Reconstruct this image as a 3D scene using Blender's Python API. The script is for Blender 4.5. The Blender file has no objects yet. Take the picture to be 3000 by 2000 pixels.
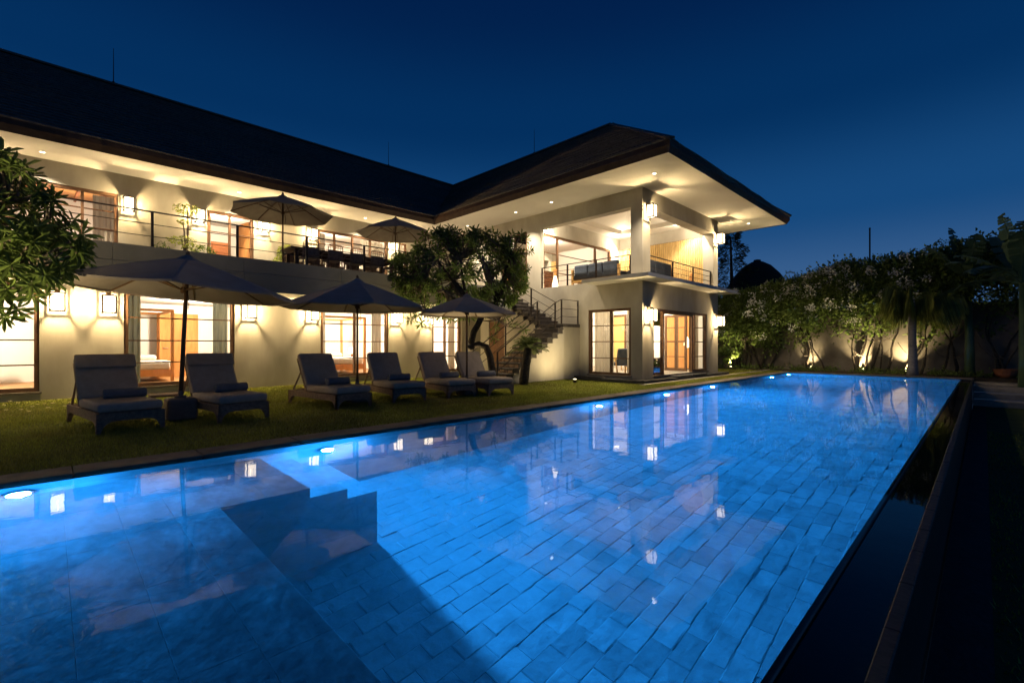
import bpy, bmesh, math, random
import numpy as np
from mathutils import Vector, Matrix
R = math.radians
rng = np.random.default_rng(7)
random.seed(7)
S = bpy.context.scene
COL = S.collection

# ------------------------------------------------------------------ camera
CAM_H, F_PX, CX, HY, TH = 1.3, 1370.0, 1500.0, 1008.5, R(45.25)
cd = bpy.data.cameras.new('camera')
cam = bpy.data.objects.new('camera', cd)
COL.objects.link(cam)
cam.location = (0, 0, CAM_H)
cam.rotation_euler = (R(90), 0, TH - R(90))
cd.sensor_width = 36.0
cd.lens = 36.0 * F_PX / 3000.0
cd.shift_y = (HY - 1000.0) / 3000.0
cd.clip_start, cd.clip_end = 0.05, 3000
S.camera = cam

# ------------------------------------------------------------------ sky, exposure, render settings
W = bpy.data.worlds.new('World')
S.world = W
W.use_nodes = True
wt = W.node_tree
wt.nodes.clear()
wo = wt.nodes.new('ShaderNodeOutputWorld')
wb = wt.nodes.new('ShaderNodeBackground')
tc = wt.nodes.new('ShaderNodeTexCoord')
sx = wt.nodes.new('ShaderNodeSeparateXYZ')
cr = wt.nodes.new('ShaderNodeValToRGB')          # blue hour: paler towards the horizon all round
wt.links.new(tc.outputs['Generated'], sx.inputs[0])
wt.links.new(sx.outputs['Z'], cr.inputs[0])
cr.color_ramp.interpolation = 'EASE'
els = cr.color_ramp.elements
els[0].position, els[0].color = 0.0, (0.046, 0.098, 0.215, 1)
els[1].position, els[1].color = 1.0, (0.0004, 0.006, 0.04, 1)
for p, c in ((0.10, (0.032, 0.088, 0.205, 1)), (0.24, (0.0060, 0.050, 0.155, 1)), (0.42, (0.0008, 0.022, 0.086, 1)), (0.60, (0.0004, 0.011, 0.054, 1))):
    e = els.new(p)
    e.color = c
wt.links.new(cr.outputs[0], wb.inputs['Color'])
wb.inputs['Strength'].default_value = 1.3
wt.links.new(wb.outputs[0], wo.inputs[0])
S.view_settings.view_transform = 'Standard'
S.view_settings.look = 'None'
S.view_settings.exposure = 0.0
S.view_settings.gamma = 1.0
S.view_settings.use_curve_mapping = False
S.render.engine = 'CYCLES'
S.cycles.use_denoising = True
S.cycles.max_bounces = 9
S.cycles.diffuse_bounces = 4
S.cycles.glossy_bounces = 4
S.cycles.transmission_bounces = 6
S.cycles.transparent_max_bounces = 24
S.cycles.caustics_reflective = False
S.cycles.caustics_refractive = False
S.cycles.sample_clamp_indirect = 3.0
S.cycles.use_light_tree = True
WARM = (1.0, 0.735, 0.38)
WARMW = (1.0, 0.84, 0.62)
POOLBLUE = (0.016, 0.30, 1.0)

# ------------------------------------------------------------------ helpers: materials
MATS = {}
def mat(name, c1, c2=None, scale=3.0, rough=0.8, bump=0.0, bscale=None, metal=0.0, spec=0.3, stretch=(1, 1, 1), detail=5.0,
        transl=0.0, island=False, alpha=None, contrast=(0.35, 0.65), c3=None, scale3=0.5, island_amt=0.5):
    m = bpy.data.materials.new(name)
    m.use_nodes = True
    nt = m.node_tree
    b = nt.nodes['Principled BSDF']
    b.inputs['Roughness'].default_value = rough
    b.inputs['Metallic'].default_value = metal
    b.inputs['Specular IOR Level'].default_value = spec
    c1 = (*c1, 1)
    out = None
    geo = nt.nodes.new('ShaderNodeNewGeometry')
    mp = nt.nodes.new('ShaderNodeMapping')
    mp.inputs['Scale'].default_value = stretch
    nt.links.new(geo.outputs['Position'], mp.inputs[0])
    if c2 is not None:
        nz = nt.nodes.new('ShaderNodeTexNoise')
        nz.inputs['Scale'].default_value = scale
        nz.inputs['Detail'].default_value = detail
        nz.inputs['Roughness'].default_value = 0.62
        nt.links.new(mp.outputs[0], nz.inputs['Vector'])
        rp = nt.nodes.new('ShaderNodeValToRGB')
        rp.color_ramp.elements[0].position, rp.color_ramp.elements[0].color = contrast[0], c1
        rp.color_ramp.elements[1].position, rp.color_ramp.elements[1].color = contrast[1], (*c2, 1)
        nt.links.new(nz.outputs['Fac'], rp.inputs[0])
        out = rp.outputs[0]
        if c3 is not None:
            n3 = nt.nodes.new('ShaderNodeTexNoise')
            n3.inputs['Scale'].default_value = scale3
            n3.inputs['Detail'].default_value = 6
            nt.links.new(mp.outputs[0], n3.inputs['Vector'])
            mr = nt.nodes.new('ShaderNodeMapRange')
            mr.inputs[1].default_value, mr.inputs[2].default_value = 0.5, 0.72
            nt.links.new(n3.outputs['Fac'], mr.inputs[0])
            mx = nt.nodes.new('ShaderNodeMix'); mx.data_type = 'RGBA'
            nt.links.new(mr.outputs[0], mx.inputs[0])
            nt.links.new(out, mx.inputs[6])
            mx.inputs[7].default_value = (*c3, 1)
            out = mx.outputs[2]
        if island:
            mx = nt.nodes.new('ShaderNodeHueSaturation')
            mr = nt.nodes.new('ShaderNodeMapRange')
            mr.inputs[3].default_value, mr.inputs[4].default_value = 1 - island_amt, 1 + island_amt
            nt.links.new(geo.outputs['Random Per Island'], mr.inputs[0])
            nt.links.new(mr.outputs[0], mx.inputs['Value'])
            nt.links.new(out, mx.inputs['Color'])
            out = mx.outputs[0]
        nt.links.new(out, b.inputs['Base Color'])
    else:
        b.inputs['Base Color'].default_value = c1
    if bump:
        n2 = nt.nodes.new('ShaderNodeTexNoise')
        n2.inputs['Scale'].default_value = bscale or scale * 6
        n2.inputs['Detail'].default_value = 6
        nt.links.new(mp.outputs[0], n2.inputs['Vector'])
        bp = nt.nodes.new('ShaderNodeBump')
        bp.inputs['Strength'].default_value = bump
        bp.inputs['Distance'].default_value = 0.03
        nt.links.new(n2.outputs['Fac'], bp.inputs['Height'])
        nt.links.new(bp.outputs[0], b.inputs['Normal'])
    if transl:
        tr = nt.nodes.new('ShaderNodeBsdfTranslucent')
        if out is not None:
            nt.links.new(out, tr.inputs[0])
        else:
            tr.inputs[0].default_value = c1
        ms = nt.nodes.new('ShaderNodeMixShader')
        ms.inputs[0].default_value = transl
        nt.links.new(b.outputs[0], ms.inputs[1])
        nt.links.new(tr.outputs[0], ms.inputs[2])
        nt.links.new(ms.outputs[0], nt.nodes['Material Output'].inputs[0])
    MATS[name] = m
    return m

def emit(name, col, strength, through=0.0):
    m = bpy.data.materials.new(name); m.use_nodes = True
    nt = m.node_tree; nt.nodes.clear()
    o = nt.nodes.new('ShaderNodeOutputMaterial'); e = nt.nodes.new('ShaderNodeEmission')
    e.inputs[0].default_value = (*col, 1); e.inputs[1].default_value = strength
    if through:
        t = nt.nodes.new('ShaderNodeBsdfTransparent'); ms = nt.nodes.new('ShaderNodeMixShader')
        ms.inputs[0].default_value = through
        nt.links.new(e.outputs[0], ms.inputs[1]); nt.links.new(t.outputs[0], ms.inputs[2]); nt.links.new(ms.outputs[0], o.inputs[0])
    else:
        nt.links.new(e.outputs[0], o.inputs[0])
    MATS[name] = m
    return m

def glass_pane(name, tint=(1, 1, 1), refl=1.0):
    m = bpy.data.materials.new(name); m.use_nodes = True
    nt = m.node_tree; nt.nodes.clear()
    o = nt.nodes.new('ShaderNodeOutputMaterial'); t = nt.nodes.new('ShaderNodeBsdfTransparent'); g = nt.nodes.new('ShaderNodeBsdfGlossy')
    f = nt.nodes.new('ShaderNodeFresnel'); ms = nt.nodes.new('ShaderNodeMixShader')
    f.inputs[0].default_value = 1.45
    t.inputs[0].default_value = (*tint, 1); g.inputs['Roughness'].default_value = 0.01
    nt.links.new(f.outputs[0], ms.inputs[0]); nt.links.new(t.outputs[0], ms.inputs[1]); nt.links.new(g.outputs[0], ms.inputs[2]); nt.links.new(ms.outputs[0], o.inputs[0])
    MATS[name] = m
    return m

# ------------------------------------------------------------------ helpers: meshes
class MB:
    def __init__(s):
        s.v, s.f, s.n = [], [], 0
    def add(s, verts, faces):
        verts = np.asarray(verts, float).reshape(-1, 3)
        k = s.n
        s.v.append(verts); s.n += len(verts)
        s.f += [tuple(i + k for i in f) for f in faces]
        return s
    def box(s, x0, x1, y0, y1, z0, z1):
        v = [(x, y, z) for z in (z0, z1) for y in (y0, y1) for x in (x0, x1)]
        return s.add(v, [(0, 2, 3, 1), (4, 5, 7, 6), (0, 1, 5, 4), (2, 6, 7, 3), (0, 4, 6, 2), (1, 3, 7, 5)])
    def obox(s, c, ax, ay, az):
        c, ax, ay, az = (np.asarray(t, float) for t in (c, ax, ay, az))
        v = [c + i * ax + j * ay + k * az for k in (-.5, .5) for j in (-.5, .5) for i in (-.5, .5)]
        return s.add(v, [(0, 2, 3, 1), (4, 5, 7, 6), (0, 1, 5, 4), (2, 6, 7, 3), (0, 4, 6, 2), (1, 3, 7, 5)])
    def bar(s, p, q, w, h=None, up=(0, 0, 1)):
        p, q = np.asarray(p, float), np.asarray(q, float)
        d = q - p; L = np.linalg.norm(d); d = d / L
        a = np.cross(d, up)
        if np.linalg.norm(a) < 1e-4: a = np.cross(d, (1, 0, 0))
        a /= np.linalg.norm(a); b = np.cross(a, d)
        return s.obox((p + q) / 2, a * w, d * L, b * (h or w))
    def tube(s, pts, rad, n=8, cap=True):
        pts = np.asarray(pts, float)
        rad = np.broadcast_to(np.asarray(rad, float), (len(pts),))
        rings = []
        ref = None
        for i in range(len(pts)):
            d = pts[min(i + 1, len(pts) - 1)] - pts[max(i - 1, 0)]
            d = d / (np.linalg.norm(d) + 1e-9)
            if ref is None:
                ref = np.cross(d, (0.31, 0.17, 0.93)); 
                if np.linalg.norm(ref) < 1e-3: ref = np.cross(d, (1, 0, 0))
            a = ref - d * np.dot(ref, d); a /= np.linalg.norm(a) + 1e-9; ref = a
            b = np.cross(d, a)
            t = np.arange(n) * 2 * np.pi / n
            rings.append(pts[i] + rad[i] * (np.cos(t)[:, None] * a + np.sin(t)[:, None] * b))
        f = []
        for i in range(len(pts) - 1):
            for j in range(n):
                f.append((i * n + j, i * n + (j + 1) % n, (i + 1) * n + (j + 1) % n, (i + 1) * n + j))
        if cap:
            f.append(tuple(range(n - 1, -1, -1))); f.append(tuple(range((len(pts) - 1) * n, len(pts) * n)))
        return s.add(np.concatenate(rings), f)
    def lathe(s, prof, n=16, c=(0, 0, 0), cap=True):
        v = []; f = []
        for r, z in prof:
            for j in range(n):
                t = 2 * math.pi * j / n
                v.append((c[0] + r * math.cos(t), c[1] + r * math.sin(t), c[2] + z))
        for i in range(len(prof) - 1):
            for j in range(n):
                f.append((i * n + j, i * n + (j + 1) % n, (i + 1) * n + (j + 1) % n, (i + 1) * n + j))
        if cap:
            f.append(tuple(range(n - 1, -1, -1))); f.append(tuple(range((len(prof) - 1) * n, len(prof) * n)))
        return s.add(v, f)
    def prism(s, poly, axis, t0, t1):
        # poly of 2-D points (a, b); axis 'x': (t, a, b); 'y': (a, t, b); 'z': (a, b, t)
        m = {'x': lambda a, b, t: (t, a, b), 'y': lambda a, b, t: (a, t, b), 'z': lambda a, b, t: (a, b, t)}[axis]
        n = len(poly)
        v = [m(a, b, t0) for a, b in poly] + [m(a, b, t1) for a, b in poly]
        f = [(i, (i + 1) % n, n + (i + 1) % n, n + i) for i in range(n)]
        return s.add(v, f + [tuple(range(n - 1, -1, -1)), tuple(range(n, 2 * n))])
    def rbox(s, c, size, r=0.03, seg=2, rot=None):
        bm = bmesh.new()
        bmesh.ops.create_cube(bm, size=1)
        for v in bm.verts: v.co = Vector((v.co[i] * size[i] for i in range(3)))
        bmesh.ops.bevel(bm, geom=bm.edges[:], offset=min(r, min(size) * .49), segments=seg, affect='EDGES', profile=.5)
        bm.verts.index_update()
        M = rot if rot is not None else Matrix.Identity(3)
        vs = [tuple(M @ v.co + Vector(c)) for v in bm.verts]
        fs = [tuple(v.index for v in f.verts) for f in bm.faces]
        bm.free()
        return s.add(vs, fs)
    def mesh(s, name, m, smooth=False):
        me = bpy.data.meshes.new(name)
        v = np.concatenate(s.v) if s.v else np.zeros((0, 3))
        me.from_pydata(v.tolist(), [], s.f)
        if m is not None: me.materials.append(m)
        bm = bmesh.new(); bm.from_mesh(me)
        if len(bm.faces) < 60000:
            bmesh.ops.recalc_face_normals(bm, faces=bm.faces[:])
        bm.to_mesh(me); bm.free()
        if smooth:
            me.polygons.foreach_set('use_smooth', [True] * len(me.polygons))
        return me

def link(o, parent=None):
    COL.objects.link(o)
    if parent is not None: o.parent = parent
    return o
WL = {}
def empty(name, label, cat, loc=(0, 0, 0), rz=0.0, group=None):
    o = bpy.data.objects.new(name, None)
    o.empty_display_size = 0.2
    o.location = loc; o.rotation_euler = (0, 0, rz)
    o['label'] = label; o['category'] = cat
    if group: o['group'] = group
    WL[o.name] = Vector(loc)
    return link(o)
def part(name, mb, m, parent, label=None, smooth=False, me=None, kind=None):
    """a mesh in the local coordinates of its parent"""
    o = bpy.data.objects.new(name, me if me is not None else mb.mesh(name, m, smooth))
    link(o, parent)
    if label: o['label'] = label
    if kind: o['kind'] = kind
    WL[o.name] = Vector((0, 0, 0))
    return o
def wpart(name, mb, m, parent, **k):
    """a mesh given in world coordinates, under a parent that is not rotated"""
    o = part(name, mb, m, parent, **k)
    o.matrix_parent_inverse = Matrix.Translation(-WL.get(parent.name, Vector((0, 0, 0))))
    return o
def struct(name, mb, m, kind='structure', label=None, smooth=False):
    o = bpy.data.objects.new(name, mb.mesh(name, m, smooth)); link(o); o['kind'] = kind
    if label: o['label'] = label
    WL[o.name] = Vector((0, 0, 0))
    return o
def single(name, mb, m, label, cat, group=None, loc=(0, 0, 0), rz=0, smooth=False, me=None):
    o = bpy.data.objects.new(name, me if me is not None else mb.mesh(name, m, smooth)); link(o)
    o.location = loc; o.rotation_euler = (0, 0, rz)
    o['label'] = label; o['category'] = cat
    if group: o['group'] = group
    return o
def copy_tree(o, loc=None, rz=None, label=None, parent=None):
    c = o.copy(); COL.objects.link(c)
    if parent is not None:
        c.parent = parent; c.matrix_parent_inverse = o.matrix_parent_inverse.copy()
    if loc is not None: c.location = loc
    if rz is not None: c.rotation_euler = (0, 0, rz)
    if label: c['label'] = label
    for ch in list(o.children): copy_tree(ch, parent=c)
    return c
def lamp(name, typ, power, col, loc, parent=None, radius=0.05, spot=None, rot=None, blend=.6, size=None):
    l = bpy.data.lights.new(name, typ); l.energy = power; l.color = col
    if typ in ('POINT', 'SPOT'): l.shadow_soft_size = radius
    if typ == 'AREA': l.shape = 'DISK'; l.size = radius * 2
    if spot: l.spot_size = R(spot); l.spot_blend = blend
    o = bpy.data.objects.new(name, l); link(o, parent); o.location = loc
    o.visible_glossy = False        # its fixture is what shows in reflections
    if rot: o.rotation_euler = rot
    return o
def rawmesh(name, V, Fq, m, nper):
    """fast mesh from arrays: V (n,3), Fq (k,nper)"""
    me = bpy.data.meshes.new(name)
    V = np.ascontiguousarray(V, dtype=np.float32); Fq = np.ascontiguousarray(Fq, dtype=np.int32)
    me.vertices.add(len(V)); me.vertices.foreach_set('co', V.ravel())
    me.loops.add(Fq.size); me.loops.foreach_set('vertex_index', Fq.ravel())
    me.polygons.add(len(Fq)); me.polygons.foreach_set('loop_start', np.arange(0, Fq.size, nper, dtype=np.int32))
    me.polygons.foreach_set('loop_total', np.full(len(Fq), nper, dtype=np.int32))
    me.update(calc_edges=True); me.validate()
    if m is not None: me.materials.append(m)
    return me
def norm(a): return a / (np.linalg.norm(a, axis=-1, keepdims=True) + 1e-9)
def leaf_arrays(P, D, N, L, Wd, fold=0.25, droop=0.15):
    """leaves as two quads each folded along the midrib: P base, D direction, N up-ish normal"""
    P, D, N = (np.asarray(t, float) for t in (P, D, N))
    D = norm(D); B = norm(np.cross(D, N)); N = norm(np.cross(B, D))
    L = np.asarray(L, float)[:, None]; Wd = np.asarray(Wd, float)[:, None]
    mid = P + D * L * .55 - N * L * droop * .25
    tip = P + D * L - N * L * droop
    l1 = P + D * L * .35 + B * Wd * .42 + N * Wd * fold; l2 = mid + D * L * .2 + B * Wd * .5 + N * Wd * fold
    r1 = P + D * L * .35 - B * Wd * .42 + N * Wd * fold; r2 = mid + D * L * .2 - B * Wd * .5 + N * Wd * fold
    V = np.stack([P, l1, l2, tip, r2, r1], 1).reshape(-1, 3)
    k = np.arange(len(P))[:, None] * 6
    Fq = np.concatenate([k + np.array([[0, 3, 2, 1]]), k + np.array([[0, 5, 4, 3]])], 0)
    return V, Fq
def rand_dirs(n, up=0.0):
    d = rng.normal(size=(n, 3)); d[:, 2] += up
    return norm(d)
# ------------------------------------------------------------------ materials
M_STUCCO = mat('stucco', (.34, .31, .25), (.415, .38, .31), 1.3, .85, .06, 40, c3=(.27, .24, .19), scale3=.8, stretch=(1, 1, .45))
M_FASCIA = mat('fascia_concrete', (.20, .19, .165), (.27, .255, .22), 1.2, .85, .05, 30, c3=(.16, .15, .135), scale3=.6)
M_SOFFIT = mat('soffit_paint', (.66, .62, .54), (.72, .68, .60), .8, .9)
M_WHITE = mat('interior_paint', (.80, .78, .72), (.83, .81, .76), .8, .9)
M_ROOF = mat('roof_shingle', (.085, .072, .061), (.15, .128, .108), 7, .85, .5, 30, stretch=(1, 1, 2))
M_ROOFEDGE = mat('roof_fascia_wood', (.042, .025, .016), (.066, .040, .025), 5, .7, .2, 40)
M_FRAME = mat('window_timber', (.085, .045, .025), (.13, .07, .038), 6, .5, .08, 60)
M_DARKIRON = mat('dark_iron', (.030, .022, .018), (.045, .034, .028), 8, .45, metal=.4)
M_DOORWOOD = mat('orange_teak', (.42, .19, .06), (.52, .25, .085), 2.5, .45, .05, 60, stretch=(4, 4, .6))
M_REDWOOD = mat('red_teak', (.24, .085, .035), (.34, .13, .055), 3, .5, .05, 60, stretch=(1, 1, 5))
M_WOODFLOOR = mat('floor_timber', (.36, .19, .085), (.46, .26, .12), 2.5, .35, .03, 50, stretch=(.5, 5, 1))
M_BAMBOO = mat('bamboo', (.42, .27, .10), (.60, .42, .18), 6, .55, .08, 60, stretch=(3, 3, .5), island=True, island_amt=.22)
M_SLATE = mat('slate', (.035, .035, .038), (.06, .058, .056), 4, .6, .2, 30)
M_TREAD = mat('stair_stone', (.05, .044, .04), (.085, .075, .068), 5, .75, .2, 30)
M_RUBBLE = mat('rubble_stone', (.17, .115, .075), (.26, .185, .125), 5, .85, .35, 26, island=True, island_amt=.4)
M_COPING = mat('coping_stone', (.12, .10, .082), (.18, .152, .125), 4, .7, .2, 30, c3=(.085, .072, .06), scale3=1.5)
M_PATH = mat('path_stone', (.20, .175, .14), (.30, .265, .215), 3, .8, .2, 30)
M_SOIL = mat('soil', (.03, .022, .015), (.055, .042, .028), 5, .95, .4, 25)
M_LAWN = mat('lawn_soil', (.12, .135, .028), (.18, .19, .042), 2.2, .95, .5, 40, c3=(.10, .07, .03), scale3=.55)
M_GRASS = mat('grass_blade', (.18, .20, .030), (.26, .27, .048), 1.2, .7, transl=.3, island=True, island_amt=.45, c3=(.13, .10, .035), scale3=.5)
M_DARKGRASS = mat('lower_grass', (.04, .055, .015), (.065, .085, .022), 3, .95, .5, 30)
M_TERRAIN = mat('terrain', (.03, .035, .015), (.05, .05, .025), .3, .95)
def pool_tile(name, a, b):
    return mat(name, a, b, 4.5, .6, .45, 11, island=False, c3=(a[0] * .85, a[1] * .85, a[2] * .85), scale3=2.6, contrast=(.2, .8))
M_TILE = [pool_tile('pool_stone_%s' % n, tuple(.16 * k * t for t in (.9, 1, 1)), tuple(.25 * k * t for t in (.9, 1, 1))) for n, k in (('mid', 1.0), ('pale', 1.12), ('deep', .84))]
M_GROUT = mat('pool_grout', (.15, .165, .165), (.20, .215, .215), 5, .8)
M_SHELF = mat('pool_shelf_stone', (.12, .135, .135), (.30, .33, .33), 3.2, .55, .12, 9, stretch=(1.7, .9, 1), contrast=(.36, .72), c3=(.085, .10, .10), scale3=1.2)
M_GUTTER = mat('gutter_stone', (.016, .018, .018), (.028, .03, .03), 5, .5, .2, 20)
M_BLACKSTONE = mat('black_stone', (.022, .02, .018), (.04, .036, .032), 5, .7, .3, 22)
M_CUSHION = mat('cushion_canvas', (.32, .265, .21), (.38, .315, .255), 9, .9, .12, 220)
M_TOWEL = mat('towel', (.13, .135, .15), (.17, .172, .185), 9, .95, .3, 180)
M_RATTAN = mat('dark_rattan', (.15, .10, .072), (.25, .17, .125), 18, .6, .4, 120)
M_CANVAS = mat('parasol_canvas', (.30, .255, .21), (.35, .30, .25), 3, .9, .06, 200, transl=.12)
M_CANVAS2 = mat('pale_parasol_canvas', (.24, .20, .145), (.29, .245, .18), 3, .9, .06, 200, transl=.15)
M_POLE = mat('parasol_wood', (.11, .062, .033), (.16, .095, .052), 5, .5, .1, 60, stretch=(3, 3, .5))
M_STONEBASE = mat('parasol_base_stone', (.13, .10, .085), (.19, .15, .125), 6, .85, .3, 30)
M_TABLE = mat('table_wood', (.06, .035, .022), (.10, .06, .038), 4, .5, .1, 60)
M_BARK = mat('bark', (.09, .07, .055), (.17, .14, .11), 8, .9, .6, 30)
M_DARKBARK = mat('dark_bark', (.03, .025, .02), (.07, .058, .045), 12, .95, .8, 40)
M_PALMBARK = mat('palm_bark', (.17, .16, .16), (.28, .265, .26), 5, .85, .3, 20, stretch=(1, 1, 6))
M_LEAF_A = mat('frangipani_leaf', (.085, .13, .03), (.145, .20, .052), 1.4, .35, transl=.45, island=True, island_amt=.5, spec=.4)
M_LEAF_B = mat('vine_leaf', (.09, .135, .032), (.15, .20, .052), 1.2, .5, transl=.4, island=True, island_amt=.55)
M_LEAF_C = mat('banana_leaf', (.06, .105, .05), (.10, .15, .07), 2, .4, transl=.25, spec=.45)
M_LEAF_D = mat('palm_leaflet', (.12, .15, .035), (.20, .22, .055), 2, .55, transl=.3, island=True, island_amt=.4)
M_LEAF_E = mat('cycad_leaf', (.09, .115, .035), (.14, .165, .055), 2, .5, transl=.2, island=True, island_amt=.35)
M_LEAF_F = mat('maple_leaf', (.20, .24, .045), (.30, .33, .08), 2, .6, transl=.55, island=True, island_amt=.35)
M_LEAF_G = mat('far_tree_leaf', (.022, .03, .014), (.04, .05, .022), 1, .8, transl=.2, island=True, island_amt=.4)
M_FLOWER = mat('white_flower', (.58, .58, .52), (.72, .72, .66), 4, .8, transl=.35, island=True, island_amt=.25)
M_YFLOWER = mat('cream_flower', (.70, .60, .30), (.80, .72, .5), 4, .8, transl=.3)
M_THATCH = mat('thatch', (.018, .013, .010), (.035, .026, .018), 10, .95, .8, 40, stretch=(2, 2, .7))
M_GWALL = mat('garden_wall_render', (.12, .105, .085), (.18, .158, .13), 1.5, .9, .1, 25, c3=(.075, .066, .055), scale3=.5)
M_CURTAIN = mat('curtain', (.42, .37, .28), (.52, .46, .36), 4, .9, transl=.3, stretch=(3, 3, .4))
M_SHEER = mat('sheer_curtain', (.62, .56, .44), (.70, .64, .52), 4, .9, transl=.45, stretch=(3, 3, .4))
M_GCURTAIN = mat('green_curtain', (.20, .22, .17), (.28, .29, .22), 4, .9, transl=.2, stretch=(3, 3, .4))
M_LINEN = mat('linen', (.72, .68, .60), (.78, .74, .66), 5, .9, .1, 30)
M_BLUEFAB = mat('blue_grey_fabric', (.06, .075, .10), (.085, .10, .13), 6, .9, .15, 120)
M_HONEYWOOD = mat('honey_wood', (.50, .28, .09), (.60, .36, .13), 4, .5, .05, 50)
M_YELLOWPANEL = mat('yellow_panel', (.62, .42, .14), (.68, .48, .18), 2, .7)
M_ART = mat('art_print', (.06, .065, .07), (.55, .54, .50), 6, .7, contrast=(.42, .6))
M_TERRACOTTA = mat('terracotta', (.22, .08, .04), (.30, .12, .06), 5, .85, .2, 30)
M_BRASS = mat('brass', (.22, .13, .05), (.30, .19, .08), 6, .4, metal=.7)
M_CHROME = mat('steel', (.35, .35, .36), None, rough=.3, metal=.9)
M_GLASS = glass_pane('window_glass')
M_LANTERNGLASS = emit('lit_lantern_glass', (1.0, .84, .58), 7.0, through=.66)
M_BULB = emit('lit_bulb', (1.0, .82, .55), 9)
M_DOWNLENS = emit('lit_downlight_lens', (1.0, .86, .62), 9)
M_CEILLENS = emit('lit_ceiling_lens', (1.0, .86, .66), 6)
M_SHADELIT = emit('lit_lamp_shade', (1.0, .80, .50), 4.0)
M_POOLLENS = emit('lit_pool_lens', (.30, .68, 1.0), 14)
M_UPLENS = emit('lit_uplight_lens', (1.0, .80, .45), 20)
def water(name, bump, scale, stretch, tint=(1, 1, 1)):
    m = bpy.data.materials.new(name); m.use_nodes = True
    nt = m.node_tree; nt.nodes.clear()
    o = nt.nodes.new('ShaderNodeOutputMaterial'); g = nt.nodes.new('ShaderNodeBsdfRefraction')
    g.inputs['IOR'].default_value = 1.333; g.inputs['Roughness'].default_value = 0.012; g.inputs['Color'].default_value = (*tint, 1)
    gl = nt.nodes.new('ShaderNodeBsdfGlossy'); gl.inputs['Roughness'].default_value = 0.022      # slow ripples blurred by the long exposure
    fr = nt.nodes.new('ShaderNodeFresnel'); fr.inputs[0].default_value = 1.333; ms = nt.nodes.new('ShaderNodeMixShader')
    geo = nt.nodes.new('ShaderNodeNewGeometry'); mp = nt.nodes.new('ShaderNodeMapping'); mp.inputs['Scale'].default_value = stretch
    nz = nt.nodes.new('ShaderNodeTexNoise'); nz.inputs['Scale'].default_value = scale; nz.inputs['Detail'].default_value = 3
    bp = nt.nodes.new('ShaderNodeBump'); bp.inputs['Strength'].default_value = bump; bp.inputs['Distance'].default_value = .02
    nt.links.new(geo.outputs['Position'], mp.inputs[0]); nt.links.new(mp.outputs[0], nz.inputs['Vector'])
    nt.links.new(nz.outputs['Fac'], bp.inputs['Height']); nt.links.new(bp.outputs[0], g.inputs['Normal'])
    nt.links.new(bp.outputs[0], gl.inputs['Normal']); nt.links.new(bp.outputs[0], fr.inputs['Normal'])
    nt.links.new(fr.outputs[0], ms.inputs[0]); nt.links.new(g.outputs[0], ms.inputs[1]); nt.links.new(gl.outputs[0], ms.inputs[2]); nt.links.new(ms.outputs[0], o.inputs[0])
    MATS[name] = m
    return m
M_WATER = water('pool_water', .075, 2.4, (1, 1, 1))
def water_body(name, density):
    m = bpy.data.materials.new(name); m.use_nodes = True
    nt = m.node_tree; nt.nodes.clear()
    o = nt.nodes.new('ShaderNodeOutputMaterial'); v = nt.nodes.new('ShaderNodeVolumeScatter')
    v.inputs['Color'].default_value = (.55, .85, 1, 1); v.inputs['Density'].default_value = density; v.inputs['Anisotropy'].default_value = .35
    nt.links.new(v.outputs[0], o.inputs['Volume'])
    return m
M_WATERBODY = water_body('pool_water_body', .017)
# ------------------------------------------------------------------ ground
XP0, XP1, YP0, YP1, ZW, ZF = -2.6, 24.85, 0.63, 6.45, -0.05, -2.3
t = MB()
for x0, x1, y0, y1, z in ((-500, 900, 6.85, 900, -.05), (25.25, 900, -900, 6.85, -.05), (-500, -3.0, .26, 6.85, -.05), (-500, 25.25, -900, .26, -.84)):
    t.add([(x0, y0, z), (x1, y0, z), (x1, y1, z), (x0, y1, z)], [(0, 1, 2, 3)])
struct('terrain', t, M_TERRAIN)
t = MB().box(-6, 13.3, 6.85, 15.5, -.2, 0).box(13.3, 25.25, 6.85, 7.5, -.2, 0).box(13.3, 13.75, 7.68, 15.5, -.2, -.002).box(20.9, 25.25, 7.68, 12, -.2, 0)
struct('lawn', t, M_LAWN)
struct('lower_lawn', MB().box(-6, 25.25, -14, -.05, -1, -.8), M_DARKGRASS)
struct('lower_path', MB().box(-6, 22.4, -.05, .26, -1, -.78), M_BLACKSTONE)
struct('planting_bed', MB().box(25.25, 27, -14, 12, -.2, .02), M_SOIL)
# light stone strip in front of the pavilion
p = struct('path', MB().box(13.3, 25.25, 7.5, 7.68, -.2, .0), M_SOIL)
x = 13.3
while x < 25.0:
    w = rng.uniform(.75, 1.0)
    part('paving_stone', MB().rbox((x + w / 2, 7.59, .004), (w - .015, .17, .05), .01, 1), M_PATH, p)
    x += w
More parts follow.
